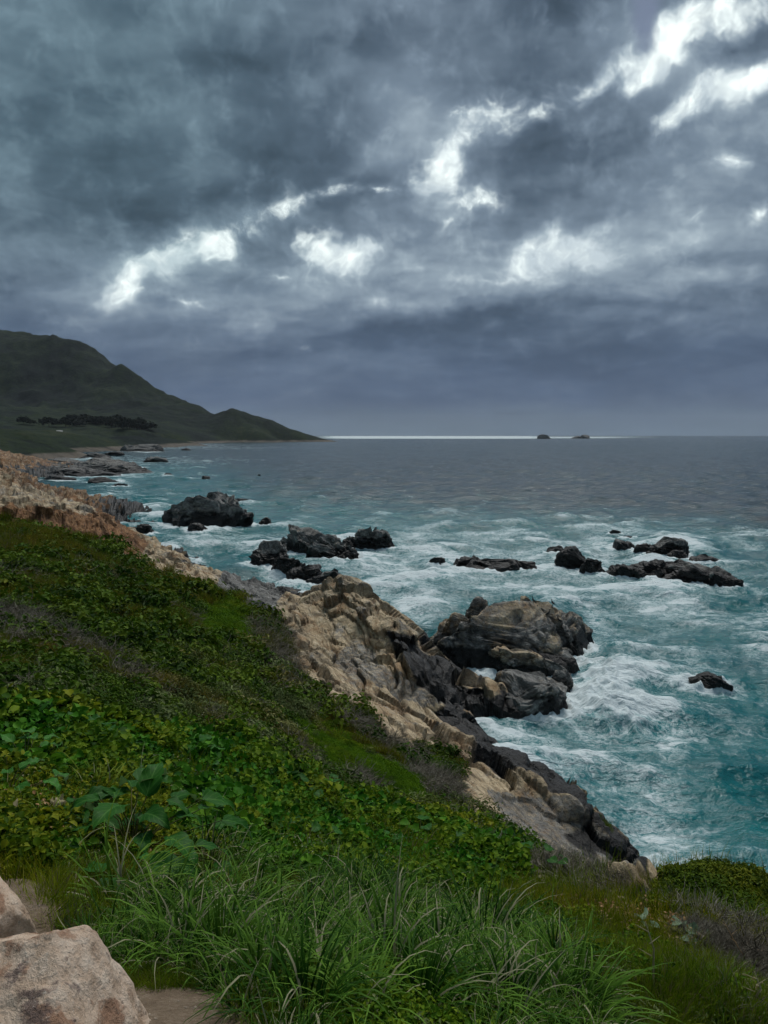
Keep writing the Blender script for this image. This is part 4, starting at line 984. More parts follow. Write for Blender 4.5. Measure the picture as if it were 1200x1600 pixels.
ix = pick(rest & (cn1 > .05), 5000); scatter('low_scrub', CP[ix], sz(ix, .035, .35, 2.4), S_bush, .3)
ix = pick(rest & (cn1 < -.35), 900); scatter('grey_scrub', CP[ix], sz(ix, .032, .35, 2.2), S_sage, .3)
ix = pick(notpath & (Cr < 40) & (CV >= 1200), 5000); scatter('short_grass', CP[ix], sz(ix, .22, .5, 3.0), S_fine, .25)
ix = pick((Zpath > .3) & (Zpath < 1.2) & (cn2 > 0) & (Cr < 6), 260); scatter('trampled_grass', CP[ix], sz(ix, .14, .35, .6), S_fine, .4)
S_litter = source('dry_leaf_litter', [sprigs(9, .16, .10, .06, .03) for _ in range(3)], M_DRYL)
S_flower = source('pale_flower', [sprigs(5, .14, .22, .018, .016) for _ in range(3)], M_PALE)
ix = pick((Zleaf > -.5) & (cn2 > .05) & notpath & (Cr < 16), 420); scatter('dry_leaf_litter', CP[ix]+np.array([0, 0, .06]), sz(ix, .12, .4, 1.2), S_litter, .4)
ix = pick(((zone([[(690,1330),(900,1390),(1090,1440),(1200,1500),(1200,1580),(1040,1490),(850,1430),(690,1390)]], 16)) > 0) & (Cr < 20), 520); scatter('bleached_litter', CP[ix]+np.array([0, 0, .04]), sz(ix, .09, .35, 1.2), S_litter, .5)
ix = pick((Zleaf > -1) & notpath & (Cr < 25), 420); scatter('small_pale_flowers', CP[ix]+np.array([0, 0, .05]), sz(ix, .12, .5, 1.8), S_flower, .3)
# ------------------------------------------------------------------ plants with parts
def big_leaf_material(name, dark, light, vein, back):
    m_, t, b = mat(name)
    g_ = t.new('ShaderNodeNewGeometry'); oi = t.new('ShaderNodeObjectInfo')
    n = t.noise(g_.outputs['Position'], 9.0, 5, .6)
    ac = t.attr('across'); al = t.attr('along')
    c = t.mix(t.m('ADD', t.m('MULTIPLY', n, .7), t.m('MULTIPLY', oi.outputs['Random'], .35)), dark, light)
    side = t.m('ABSOLUTE', t.m('SUBTRACT', t.m('FRACT', t.m('SUBTRACT', t.m('MULTIPLY', al, 6.0), t.m('MULTIPLY', t.m('ABSOLUTE', ac), 2.2))), .5))
    v_ = t.m('MAXIMUM', t.ss(t.m('ABSOLUTE', ac), .03, .09, 1, 0), t.ss(side, .03, .10, .7, 0))
    c = t.mix(t.m('MULTIPLY', v_, .5), c, vein)
    c = t.mix(g_.outputs['Backfacing'], c, back)
    t.put(b.inputs['Base Color'], c); b.inputs['Roughness'].default_value = .55; b.inputs['Specular IOR Level'].default_value = .12
    t.put(b.inputs['Normal'], t.bump(t.m('ADD', v_, t.m('MULTIPLY', n, 1.5)), -.6, .006))
    tr = t.new('ShaderNodeBsdfTranslucent'); t.put(tr.inputs[0], c); mx = t.new('ShaderNodeMixShader'); mx.inputs[0].default_value = .2
    t.l.new(b.outputs[0], mx.inputs[1]); t.l.new(tr.outputs[0], mx.inputs[2]); t.l.new(mx.outputs[0], t.n['Material Output'].inputs[0])
    return m_
M_BIG = big_leaf_material('broad_leaf', (.006,.050,.003), (.030,.135,.010), (.11,.26,.05), (.15,.27,.09))
M_BIGL = big_leaf_material('pale_broad_leaf', (.020,.11,.012), (.07,.23,.03), (.18,.34,.10), (.22,.34,.15))
M_WILT = big_leaf_material('wilted_broad_leaf', (.12,.19,.11), (.24,.33,.20), (.35,.42,.28), (.32,.38,.26))
M_DRYB = big_leaf_material('withered_leaf', (.26,.21,.10), (.46,.40,.24), (.5,.44,.28), (.45,.38,.22))
M_ORNB = big_leaf_material('orange_turned_leaf', (.24,.11,.015), (.42,.22,.04), (.5,.3,.08), (.4,.25,.08))
def leaf_mesh(name, L, W, m_, round_=False, droop=.8, wav=.02, fold=.25, seed=0, na=12, nw=8):
    r_ = np.random.RandomState(seed); V_, ac, al = [], [], []
    p = np.zeros(3); e = .35; ph = r_.uniform(0, 6, 3)
    for i in range(na+1):
        t_ = i/na
        w_ = (math.sin(math.pi*min(1, t_**.55*.97+.03))**(.55 if round_ else .8))*W*.5 + .002
        if round_ and t_ < .12: w_ = max(w_, W*.28)
        for j in range(nw+1):
            q = j/nw*2-1; rag = 1+.07*math.sin(t_*23+ph[0]+q)+.05*math.sin(t_*41+ph[1])
            V_.append((p[0]-(.05*L*q*q if round_ else 0), q*w_*rag, p[2]+abs(q)*w_*fold+wav*math.sin(t_*9+ph[1]+q*2)*abs(q)+wav*.7*math.sin(t_*17+ph[2])*q*q))
            ac.append(q); al.append(t_)
        p = p+np.array([math.cos(e), 0, math.sin(e)])*L/na; e -= droop/na*(.4+1.3*t_)
    F_ = [(i*(nw+1)+j, (i+1)*(nw+1)+j, (i+1)*(nw+1)+j+1, i*(nw+1)+j+1) for i in range(na) for j in range(nw)]
    me = bpy.data.meshes.new(name); me.from_pydata(V_, [], F_); me.materials.append(m_)
    for an, av in (('across', ac), ('along', al)):
        a_ = me.attributes.new(an, 'FLOAT', 'POINT'); a_.data.foreach_set('value', np.asarray(av, np.float32))
    me.polygons.foreach_set('use_smooth', np.full(len(F_), True)); me.update(); return me
LM = dict(
 big=[leaf_mesh('leaf', .34, .17, M_BIG, False, .9+.25*k, .012, .20, k) for k in range(4)],
 light=[leaf_mesh('leaf', .22, .12, M_BIGL, False, .9+.3*k, .012, .22, 10+k) for k in range(3)],
 round=[leaf_mesh('leaf', .14, .15, M_BIG, True, .5+.2*k, .006, .12, 20+k) for k in range(3)] + [leaf_mesh('leaf', .14, .15, M_BIGL, True, .6, .006, .12, 29)],
 wilt=[leaf_mesh('leaf', .30, .13, M_WILT, False, 2.2+.4*k, .022, .35, 30+k) for k in range(3)],
 dry=[leaf_mesh('leaf', .13, .07, M_DRYB, False, 2.6, .02, .4, 40+k) for k in range(2)],
 orange=[leaf_mesh('leaf', .13, .12, M_ORNB, True, .8, .01, .15, 50)])
def leafy_plant(name, P, kind, n, scale=1.0, label=None, cat='plant', group=None, spread=1.0, seed=0, tall=.22, extra=None):
    r_ = np.random.RandomState(seed+900); root = empty(name, P, r_.uniform(0, 6.28)); stem = MB()
    for k in range(n):
        a_ = k*2.4+r_.normal(0, .25); t_ = (k+.5)/n; out_ = spread*(.05+.20*t_)*scale; h = tall*scale*(1.15-.85*t_)*r_.uniform(.8, 1.15)
        p = Vector((math.cos(a_)*out_, math.sin(a_)*out_, h))
        tube(stem, [(0, 0, -.03), (p.x*.35, p.y*.35, h*.65), tuple(p)], .006*scale, .003*scale, 4)
        o = bpy.data.objects.new('leaf', LM[kind][r_.randint(len(LM[kind]))]); COL.objects.link(o); o.parent = root
        o.location = p; o.rotation_euler = (r_.normal(0, .25), .12+.55*t_+r_.normal(0, .15), a_+r_.normal(0, .35)); q = scale*r_.uniform(.65, 1.15); o.scale = (q, q*r_.uniform(.85, 1.15), q)
    for kd, u_, ang in (extra or []):
        o = bpy.data.objects.new('leaf', LM[kd][0]); COL.objects.link(o); o.parent = root; o.location = (math.cos(ang)*u_, math.sin(ang)*u_, .06); o.rotation_euler = (0, .5, ang)
        o['label'] = 'withered yellow leaf'
    stem.obj('stem', M_STEM, root)
    return tag(root, label, cat, group)
def copy_tree(o, parent=None):
    c = o.copy(); COL.objects.link(c); c.parent = parent
    for ch in list(o.children): copy_tree(ch, c)
    return c
def gp(u, v): return ground_pix(u, v)[0]
leafy_plant('broad_leaved_plant', gp(205, 1345), 'big', 34, .95, 'large dark green broad leaved plant above the earth path, biggest leaves in the foreground', 'plant', None, 3.0, 1, .40)
leafy_plant('broad_leaved_plant', gp(320, 1335), 'big', 14, .8, 'dark broad leaved plant with curled pale leaf edges, right of the largest one', 'plant', None, 1.5, 2, .24)
leafy_plant('broad_leaved_plant', gp(120, 1315), 'big', 14, .75, 'dark broad leaved plant at the left of the largest one, against the path edge', 'plant', None, 2.2, 31, .30)
leafy_plant('broad_leaved_plant', gp(195, 1398), 'big', 5, .8, 'few low dark leaves hanging over the grass beneath the largest plant', 'plant', None, 1.2, 3, .16, [('dry', .22, 5.2)])
leafy_plant('broad_leaved_plant', gp(45, 1215), 'light', 20, 1.15, 'bluish green upright leafy plant at the left edge of the photo', 'plant', None, 2.0, 4, .36)
leafy_plant('broad_leaved_plant', gp(10, 1260), 'light', 9, 1.3, 'smaller pale leafy plant just below the bluish one at the left edge', 'plant', None, 1.5, 5, .24)
leafy_plant('withered_plant', gp(42, 1305), 'dry', 9, 1.0, 'bleached withered stalks beside the path at the far left', 'plant', None, 1.3, 6, .18)
leafy_plant('withered_plant', gp(120, 1225), 'dry', 7, 1.3, 'small straw coloured withered plant among green leaves, upper left', 'plant', None, 1.2, 7, .18)
leafy_plant('withered_plant', gp(612, 1382), 'dry', 7, 1.1, 'cream withered leaves right of the round leaved plants in the centre', 'plant', None, 1.2, 8, .16)
leafy_plant('wilted_plant', gp(1045, 1470), 'wilt', 14, .85, 'grey green wilted plant with limp leaves at the slope edge on the right', 'plant', None, 1.6, 9, .10)
leafy_plant('round_leaved_plant', gp(667, 1372), 'orange', 2, .9, 'low plant with one orange turned leaf near the centre', 'plant', None, .4, 10, .14)
proto = {}
GR = 'round leaved plants scattered in the weeds'
LR = 'round leaved plant with green leaves standing out of the weeds'
first = None
rs_ = np.random.RandomState(77)
spots = [(452,1255),(540,1350),(500,1262),(640,1300),(770,1300),(700,1345),(600,1335),(560,1290),(395,1215),(330,1225),(300,1200),(250,1190),(160,1180),(480,1330),(430,1300),(725,1322),(660,1330),(590,1265),(370,1260),(520,1245),(200,1240),(110,1160),(60,1145),(820,1345),(575,1385),(350,1185),(740,1285),(845,1368)]
for k, (u, v) in enumerate(spots):
    if first is None: first = c = leafy_plant('round_leaved_plant', gp(u, v), 'round', 9, 1.5, LR, 'plant', GR, 1.3, 20, .24)
    else: c = copy_tree(first); c.location = gp(u, v)
    r_ = (Vector(c.location)-camo.location).length; q = max(.6, min(1.3, r_*.075))*rs_.uniform(.7, 1.1); c.scale = (q, q, q); c.rotation_euler = (rs_.normal(0, .15), rs_.normal(0, .15), rs_.uniform(0, 6.28))

# arching grass tussocks in front
TM = []
for k in range(5):
    mb = MB()
    for _ in range(95):
        r_ = .075*math.sqrt(rng.rand()); a_ = rng.rand()*6.283
        blade(mb, (r_*math.cos(a_), r_*math.sin(a_), -.03), a_+rng.normal(0, .5), .46*rng.uniform(.5, 1.1), rng.uniform(.05, .75), rng.uniform(.9, 3.2), .0105*rng.uniform(.6, 1.2), 7, 1.0 if rng.rand() < .12 else 0.0, rng.uniform(-.1, .45), rng.normal(0, .5))
    TM.append(mb.mesh('grass_tussock', M_LONG))
tus = [(320,1365),(385,1400),(440,1385),(490,1440),(300,1460),(255,1440),(345,1520),(415,1550),(470,1500),(545,1470),(610,1540),(660,1590),(560,1600),(730,1570),(790,1600),(840,1560),(690,1520),(480,1600),(870,1530),(150,1260),(215,1250),(560,1420),(620,1460),(180,1420),(380,1450),(760,1500),(430,1470),(900,1590),(500,1540),(280,1510)]
for k, (u, v) in enumerate(tus):
    P = gp(u, min(v, 1590)); o = bpy.data.objects.new('grass_tussock', TM[k % 5]); COL.objects.link(o); o.location = P
    q = rs_.uniform(.75, 1.1)*(.72+.09*(P-camo.location).length); o.scale = (q, q, q*rs_.uniform(.8, 1.1)); o.rotation_euler = (rs_.normal(0, .15), rs_.normal(0, .15), rs_.uniform(0, 6.28))
    tag(o, 'tussock of long green blades arching over beside the earth path and below the weeds', 'grass', 'long grass tussocks in the foreground')

# rounded shrubs on the slope
SB = [leaf_ball(620, 1.0, .17, .075, .62, .62, .5).mesh('shrub', M_BUSH) for _ in range(3)]
SS = [leaf_ball(620, 1.0, .17, .055, .62, .62, .5).mesh('shrub', M_SAGE) for _ in range(3)]
def shrub(u, v, wpx, grey, label, group=None, hs=1.0):
    P = gp(u, v); r_ = (P-camo.location).length; q = wpx*.5/FPX*r_
    o = bpy.data.objects.new('shrub', (SS if grey else SB)[rs_.randint(3)]); COL.objects.link(o); o.location = P-Vector((0, 0, q*.12)); o.scale = (q, q, q*hs); o.rotation_euler = (0, 0, rs_.uniform(0, 6.28))
    return tag(o, label, 'shrub', group)
shrub(1135, 1425, 120, 0, 'dark green shrub with a raised top against the water at the right edge', None, 1.0)
shrub(1185, 1440, 90, 0, 'green shrub cut by the right edge of the photo, above the dead twigs')
shrub(1065, 1428, 70, 1, 'low grey green shrub between the cliff end and the darker right hand shrub')
shrub(605, 1285, 110, 1, 'soft grey green feathery shrub above the round leaved plants, mid slope')
shrub(95, 1130, 150, 0, 'large soft green shrub at the left above the bluish leafy plant')
shrub(690, 1195, 70, 0, 'dark cushion at the lower end of the mossy green mat beside pale slabs', None, .5)
for (u, v, w_) in [(200,1085,60),(255,1110,55),(305,1060,50),(350,1095,60),(400,1120,50),(330,1135,60),(420,1160,45),(280,1150,55),(370,1045,40),(150,1060,60),(455,1190,45),(240,1040,45),(500,1225,50),(185,1135,70),(120,1075,50)]:
    shrub(u, v, w_*.8, 1, 'low rounded grey green shrub among others on the middle of the slope', 'grey green shrubs on the middle slope', .85)
for (u, v, w_) in [(262,925,40),(300,960,26),(280,985,26),(60,845,40),(95,860,30),(350,985,24),(330,1030,30),(40,1040,60),(30,1090,70),(300,1020,30),(225,990,30),(390,1080,34),(170,890,30),(230,905,34),(5,890,40),(375,960,20),(415,1100,30)]:
    shrub(u, v, w_*.85, 0, 'low dark green shrub on the upper part of the grassy slope', 'dark green shrubs on the upper slope', .8)

# dead brush, stalks, stones
TW = [twig_tangle(170, .42, .55, .007, .45) for _ in range(2)]
for (u, v, wpx, lb) in [(748,1345,100,'tangle of dead grey twigs nearest the centre, left end of the dead brush'), (900,1392,110,'tangle of dead grey twigs with pale stems beside the tip of the slab'), (975,1405,90,'dark dead twigs below the seaward tip of the slab'), (830,1368,90,'dead grey twigs in the middle of the brush strip below the slab'), (1165,1505,110,'scattered dead twigs and bark on the slope at the right edge')]:
    P = gp(u, v); r_ = (P-camo.location).length; q = wpx/FPX*r_; o = TW[rs_.randint(2)].obj('dead_bush', M_DEAD); o.location = P; o.scale = (q, q, q*.7); o.rotation_euler = (0, 0, rs_.uniform(0, 6)); tag(o, lb, 'dead bush')
def stalk(u0, v0, u1, v1, lb, m_=None, th=.006):
    A = gp(u0, v0); r_ = (A-camo.location).length; Lh = math.hypot(u1-u0, v1-v0)/FPX*r_; mb = MB()
    tube(mb, [(0, 0, -.02), ((u1-u0)/FPX*r_*.25, 0, Lh*.3), ((u1-u0)/FPX*r_*.75+.02, 0, Lh*.65), ((u1-u0)/FPX*r_, .03, Lh)], th, th*.4, 5, .8)
    for k in range(3): tube(mb, [((u1-u0)/FPX*r_*(.5+.2*k), 0, Lh*(.55+.18*k)), ((u1-u0)/FPX*r_*(.5+.2*k)+(.05 if k % 2 else -.05), .02, Lh*(.62+.18*k))], th*.5, th*.2, 3, .8)
    o = mb.obj('dry_stalk', m_ or M_DEAD); o.location = A; return tag(o, lb, 'stalk')
stalk(1022, 1560, 1010, 1472, 'tall thin pale dry stalk standing alone in the grass, lower right', M_DRYL)
stalk(1177, 1580, 1180, 1535, 'short dry stalk near the lower right corner', M_DRYL)
stalk(1172, 1520, 1140, 1470, 'leaning bleached stalk among twigs at the right edge', M_DRYL)

def boulder_material():
    m_, t, b = mat('buff_boulder')
    g_ = t.new('ShaderNodeTexCoord').outputs['Object']
    a = t.noise(g_, 2.6, 6, .62, .4); f = t.noise(g_, 11, 8, .68); q = t.noise(g_, 60, 5, .7); d = t.noise(t.vm('ADD', g_, (4, 2, 7)), 3.4, 6, .6, .5)
    c = t.ramp(f, [(.32, (.40,.27,.18)), (.46, (.64,.47,.34)), (.58, (.77,.61,.47)), (.72, (.85,.74,.61))])
    c = t.mix(t.ss(t.m('ADD', a, t.m('MULTIPLY', t.m('SUBTRACT', f, .5), .35)), .50, .56, 0, .85), c, t.ramp(f, [(.35, (.20,.095,.05)), (.55, (.36,.19,.11)), (.7, (.50,.33,.22))]))
    c = t.mix(t.ss(t.m('ADD', d, t.m('MULTIPLY', t.m('SUBTRACT', f, .5), .3)), .59, .64, 0, .85), c, t.ramp(f, [(.35, (.085,.055,.05)), (.65, (.20,.14,.12))]))
    c = t.mix(t.ss(q, .58, .7, 0, .5), c, (.70,.64,.55)); c = t.mix(t.ss(t.noise(g_, 38, 4, .7), .60, .68, 0, .6), c, (.14,.10,.075))
    t.put(b.inputs['Base Color'], c); b.inputs['Roughness'].default_value = .85; b.inputs['Specular IOR Level'].default_value = .25
    t.put(b.inputs['Normal'], t.bump(t.m('ADD', f, t.m('ADD', t.m('MULTIPLY', q, .3), a)), .9, .035))
    return m_
M_BLD = boulder_material()
def loose_stone(name, P, size, seed, label, m_=M_BLD, cat='boulder', sub=5, cuts=11, rz=0.0):
    rs = np.random.RandomState(seed); V_, F_ = ICO[sub]; Q = V_.copy(); Q /= (np.abs(Q)**2.6).sum(1)[:, None]**(1/2.6)
    for k in range(cuts):
        n_ = rs.normal(size=3); n_[2] = abs(n_[2]); n_ /= np.linalg.norm(n_); dd = rs.uniform(.60, .88); s_ = Q@n_; k_ = s_ > dd; Q[k_] -= ((s_[k_]-dd)*.93)[:, None]*n_
    Q = Q*np.array(size); sc = max(size)
    Q = Q+V_*(fbm(Q/sc+seed, 2.2, 5, seed)*.05*sc)[:, None]+V_*(fbm(Q/sc, 14, 3, seed+5)*.007*sc)[:, None]
    o = make_mesh(name, Q, F_, m_); o.location = P; o.rotation_euler = (0, 0, rz); return tag(o, label, cat)
loose_stone('boulder', (-1.10, 1.90, 20.24), (.62, .43, .44), 4, 'large buff boulder with rust brown stains in the lower left corner', sub=6)
loose_stone('boulder', (-1.55, 2.62, 20.12), (.27, .22, .30), 9, 'small pale boulder behind the large stained one at the left edge')
M_STONE = mat('pale_stone'); t = M_STONE[1]; _p = t.new('ShaderNodeTexCoord').outputs['Object']
t.put(M_STONE[2].inputs['Base Color'], t.ramp(t.noise(_p, 14, 6, .65), [(.3, (.30,.27,.22)), (.6, (.58,.54,.46))])); M_STONE[2].inputs['Roughness'].default_value = .85
for (u, v, wpx, lb, s_) in [(852,1420,30,'white angular stone in the grass below the dead brush',1),(1042,1443,22,'buff stone just behind the wilted plant',2),(1088,1470,20,'tan stone right of the wilted plant',3),(868,1432,15,'small white stone right of the larger white one',4),(1182,1500,26,'orange brown stone among twigs at the right edge',5),(385,1545,0,'',0)]:
    if not wpx: continue
    P = gp(u, v); q = wpx*.5/FPX*(P-camo.location).length; loose_stone('stone', P+Vector((0, 0, q*.3)), (q, q*.8, q*.75), 30+s_, lb, M_STONE[0] if s_ in (1, 4) else M_BLD, 'stone', 4, 9)
M_SOILST = mat('grit')[0]; M_SOILST.node_tree.nodes['Principled BSDF'].inputs['Base Color'].default_value = (.30, .235, .17, 1)
# pebbles and grit on the path
sm = MB()
for k in range(260):
    u, v = rs_.uniform(0, 420), rs_.uniform(1360, 1600); 
    if not (in_poly(np.array([u]), np.array([v]), PATHP[0][0])[0] or in_poly(np.array([u]), np.array([v]), PATHP[1][0])[0]): continue
    P = gp(u, v); q = rs_.gamma(2, .002)+.002; V_, F_ = ICO[3] if False else (np.array([(1,0,0),(-1,0,0),(0,1,0),(0,-1,0),(0,0,.7),(0,0,-.7)], float), [(0,2,4),(2,1,4),(1,3,4),(3,0,4),(2,0,5),(1,2,5),(3,1,5),(0,3,5)])
    sm.add((V_*(1+rs_.normal(0, .2, V_.shape)))*q+np.array(P), F_, 0)
tag(sm.obj('gravel', M_SOILST), kind='stuff')

# ------------------------------------------------------------------ sea birds on the largest rock
M_BIRD = mat('bird_feathers'); M_BIRD[2].inputs['Base Color'].default_value = (.012, .012, .013, 1); M_BIRD[2].inputs['Roughness'].default_value = .6
M_BEAK = mat('bird_beak'); M_BEAK[2].inputs['Base Color'].default_value = (.10, .08, .05, 1)
def lathe(mb, spine, n=8):
    V_, F_ = [], []
    for k, (x, z, rx, rz) in enumerate(spine):
        a = spine[max(k-1, 0)]; c = spine[min(k+1, len(spine)-1)]; d = Vector((c[0]-a[0], 0, c[1]-a[1])).normalized(); up = Vector((-d.z, 0, d.x))
        for j in range(n):
            q = 6.2832*j/n; V_.append(Vector((x, 0, z))+up*math.sin(q)*rz+Vector((0, math.cos(q)*rx, 0)))
        if k: F_ += [((k-1)*n+j, (k-1)*n+(j+1) % n, k*n+(j+1) % n, k*n+j) for j in range(n)]
    F_.append(tuple(range(n))[::-1]); F_.append(tuple((len(spine)-1)*n+j for j in range(n))); mb.add(V_, F_)
def bird(P, rz, label, group):
    root = empty('seabird', P, rz)
    b_ = MB(); lathe(b_, [(-.34,.05,.02,.012),(-.26,.09,.05,.02),(-.14,.17,.08,.06),(-.02,.27,.10,.095),(.07,.38,.085,.085),(.11,.48,.05,.05),(.10,.57,.033,.033),(.12,.64,.033,.035),(.17,.675,.035,.035),(.21,.68,.02,.02)]); b_.obj('body', M_BIRD[0], root)
    k_ = MB(); lathe(k_, [(.205,.68,.014,.014),(.25,.678,.009,.010),(.30,.668,.003,.005)], 6); k_.obj('beak', M_BEAK[0], root)
    for s_ in (-1, 1):
        w_ = MB(); lathe(w_, [(-.30,.07,.006,.012),(-.16,.17,.018,.05),(-.02,.28,.022,.075),(.06,.36,.012,.04)], 6)
        for i in range(len(w_.v)): w_.v[i] = (w_.v[i][0], w_.v[i][1]+s_*.085, w_.v[i][2])
        w_.obj('wing', M_BIRD[0], root)
        l_ = MB(); tube(l_, [(-.02, s_*.04, .20), (0, s_*.045, .0)], .016, .010, 5); l_.add([(-.02, s_*.02, .002), (.09, s_*.01, .002), (.09, s_*.09, .002), (-.02, s_*.06, .002), (-.02, s_*.04, .02)], [(0,1,4),(1,2,4),(2,3,4),(3,0,4),(0,3,2,1)]); l_.obj('leg', M_BEAK[0], root)
    return tag(root, label, 'bird', group)
bw = np.array([BIG.matrix_world @ v.co if False else (v.co+BIG.location) for v in BIG.data.vertices]); bu, bv = to_pix(bw)
b0 = None
BL = ['leftmost seabird of all on the largest grey sea rock, on its pale top','black seabird on the crest at the middle of the largest sea rock','black seabird on the crest near the right end of the largest sea rock','black seabird just below the crest, middle of the largest sea rock','black seabird between the two lower birds on the largest sea rock','rightmost seabird on the largest sea rock, lower on its back','black seabird second from the left on the largest sea rock']
for k, (u, hm) in enumerate([(836,0),(866,0),(873,22),(838,18),(856,14),(720,30),(762,26)]):
    s_ = np.where(np.abs(bu-u) < 3)[0]; top = bv[s_].min(); c_ = s_[np.argsort(np.abs(bv[s_]-(top+hm)))[:12]]; i = c_[np.argmin(np.hypot(bw[c_, 0], bw[c_, 1]))]
    P = Vector(bw[i]); rz = rs_.uniform(0, 6.28)
    if b0 is None: b0 = bird(P, 2.6, 'small black seabird standing on the largest grey sea rock', 'black seabirds on the largest sea rock')
    else: c = copy_tree(b0); c.location = P; c.rotation_euler = (0, 0, rz)
    (b0 if k == 0 else c)['label'] = [BL[1], BL[2], BL[5], BL[3], BL[4], BL[0], BL[6]][k]

# ------------------------------------------------------------------ dark trees and a small house on the far plain
M_CROWN = foliage_material('conifer_crown', (.006,.012,.010), (.012,.020,.015), (.024,.034,.022), .1, .1)
M_BARK = mat('bark'); M_BARK[2].inputs['Base Color'].default_value = (.05, .04, .03, 1); M_BARK[2].inputs['Roughness'].default_value = .9
CR = [leaf_ball(260, 1.0, .34, .26, .72, .45, .3).mesh('crown', M_CROWN) for _ in range(3)]
tm = MB(); tube(tm, [(0, 0, -.1), (.02, 0, .5), (0, .02, 1.0)], .09, .04, 7)
for k in range(4): tube(tm, [(0, 0, .5+.1*k), (.35*math.cos(k*1.7), .35*math.sin(k*1.7), .85+.06*k)], .035, .012, 5)
TRM = tm.mesh('trunk', M_BARK[0])
def far_z(x, y): return float(FAR(np.array([[math.atan2(x, y), math.log(math.hypot(x, y))]]))[0])
treeL = {0: ('dark spreading conifer in the long row on the far coastal plain', 'conifers in the long row on the far plain')}
def tree(u, r_, wpx, hpx, label, group=None):
    az_ = math.atan((u-600)/FPX); y = r_; x = r_*(u-600)/FPX; z = far_z(x, y)
    root = empty('conifer_tree', (x, y, z-1), rs_.uniform(0, 6)); W_ = wpx*.5/FPX*r_; H_ = hpx/FPX*r_
    a = bpy.data.objects.new('crown', CR[rs_.randint(3)]); COL.objects.link(a); a.parent = root; a.location = (0, 0, H_*.42); a.scale = (W_, W_, H_*.75)
    b_ = bpy.data.objects.new('trunk', TRM); COL.objects.link(b_); b_.parent = root; b_.scale = (H_*.45, H_*.45, H_*.75)
    tag(root, label, 'tree', group)
for k in range(24):
    u = 106+k*5.5; tree(u, 1820+rs_.uniform(-90, 90), rs_.uniform(18, 30), rs_.uniform(10, 15)+(5 if 12 < k < 22 else 0), *treeL[0])
tree(80, 1760, 34, 15, 'rounded dark tree clump left of the small white house on the far plain')
tree(41, 1800, 20, 12, 'dark tree farthest left at the foot of the mountain')
tree(52, 1790, 16, 8, 'small dark tree right beside the farthest left one at the mountain foot')
M_WALL = mat('white_wall'); M_WALL[2].inputs['Base Color'].default_value = (.75, .74, .70, 1)
M_ROOF = mat('grey_roof'); M_ROOF[2].inputs['Base Color'].default_value = (.35, .34, .33, 1)
M_PANE = mat('dark_window'); M_PANE[2].inputs['Base Color'].default_value = (.03, .035, .04, 1); M_PANE[2].inputs['Roughness'].default_value = .15
hy = 1650; hx = hy*(96-600)/FPX; hroot = empty('house', (hx, hy, far_z(hx, hy)), .2); tag(hroot, 'tiny white house at the left end of the dark tree row on the plain', 'house')
def boxm(x0, x1, y0, y1, z0, z1):
    mb = MB(); mb.add([(x0,y0,z0),(x1,y0,z0),(x1,y1,z0),(x0,y1,z0),(x0,y0,z1),(x1,y0,z1),(x1,y1,z1),(x0,y1,z1)], [(0,3,2,1),(4,5,6,7),(0,1,5,4),(1,2,6,5),(2,3,7,6),(3,0,4,7)]); return mb
boxm(-6, 6, -4, 4, -1, 3.2).obj('wall', M_WALL[0], hroot, smooth=False)
rf = MB(); rf.add([(-6.5,-4.6,3.2),(6.5,-4.6,3.2),(6.5,4.6,3.2),(-6.5,4.6,3.2),(-6.5,0,5.6),(6.5,0,5.6)], [(0,1,5,4),(2,3,4,5),(0,4,3),(1,2,5),(0,3,2,1)]); rf.obj('roof', M_ROOF[0], hroot, smooth=False)
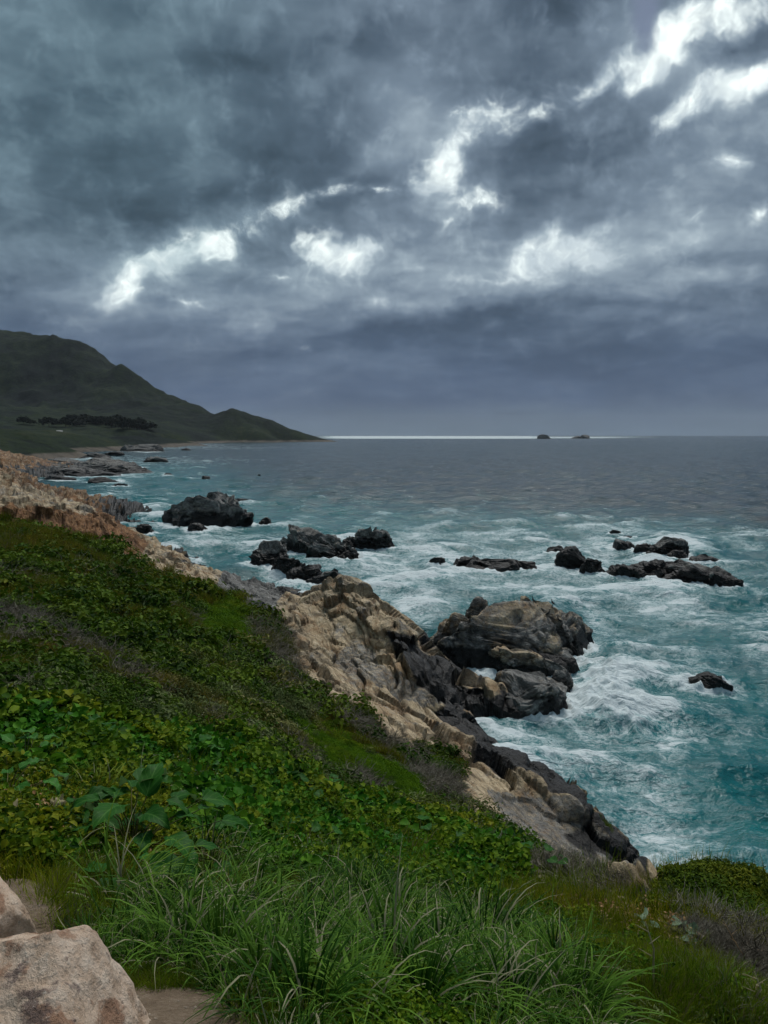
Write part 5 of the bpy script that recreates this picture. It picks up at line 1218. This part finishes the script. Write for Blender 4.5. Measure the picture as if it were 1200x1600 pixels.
for x in (-3.5, 3.0): boxm(x-.7, x+.7, -4.06, -3.9, 1, 2.3).obj('window', M_PANE[0], hroot, smooth=False)
boxm(-.5, .5, -4.06, -3.9, -.9, 2.1).obj('door', M_ROOF[0], hroot, smooth=False)

# ------------------------------------------------------------------ each of a kind is told by its place from the left
ORD = 'leftmost,second,third,fourth,fifth,sixth,seventh,eighth,ninth,tenth,eleventh,twelfth,thirteenth,fourteenth,fifteenth,sixteenth,seventeenth,eighteenth,nineteenth,twentieth,twenty-first,twenty-second,twenty-third,twenty-fourth,twenty-fifth,twenty-sixth,twenty-seventh,twenty-eighth,twenty-ninth,thirtieth'.split(',')
def number(group, form):
    its = [o for o in COL.objects if o.parent is None and o.get('group') == group]
    us = to_pix([tuple(o.location) for o in its])[0]
    for k, i in enumerate(np.argsort(us)):
        w_ = ORD[k] if k == 0 else (ORD[k]+' from the left' if k < len(its)-1 else 'rightmost')
        its[i]['label'] = form % w_
number('long grass tussocks in the foreground', '%s of the arching long grass tussocks in the foreground')
number(GR, '%s of the round leaved plants among the weeds')
number('grey green shrubs on the middle slope', '%s of the low grey green shrubs on the middle slope')
number('dark green shrubs on the upper slope', '%s of the low dark green shrubs on the upper slope')
number('conifers in the long row on the far plain', '%s of the dark conifers in the row on the far plain')
# ------------------------------------------------------------------ sea air
hm = bpy.data.materials.new('sea_haze'); hm.use_nodes = True; ht = NT(hm.node_tree); ht.n.clear()
hv = ht.new('ShaderNodeVolumePrincipled'); hv.inputs['Density'].default_value = 2.2e-5; hv.inputs['Color'].default_value = (.80, .87, .95, 1); hv.inputs['Anisotropy'].default_value = .0
ho = ht.new('ShaderNodeOutputMaterial'); ht.l.new(hv.outputs[0], ho.inputs['Volume'])
_s = 23500.0
hb = MB(); hb.add([(-_s,-_s,-16),(_s,-_s,-16),(_s,_s,-16),(-_s,_s,-16),(-_s,-_s,620),(_s,-_s,620),(_s,_s,620),(-_s,_s,620)], [(0,3,2,1),(4,5,6,7),(0,1,5,4),(1,2,6,5),(2,3,7,6),(3,0,4,7)])
tag(hb.obj('haze', hm, smooth=False), kind='stuff')
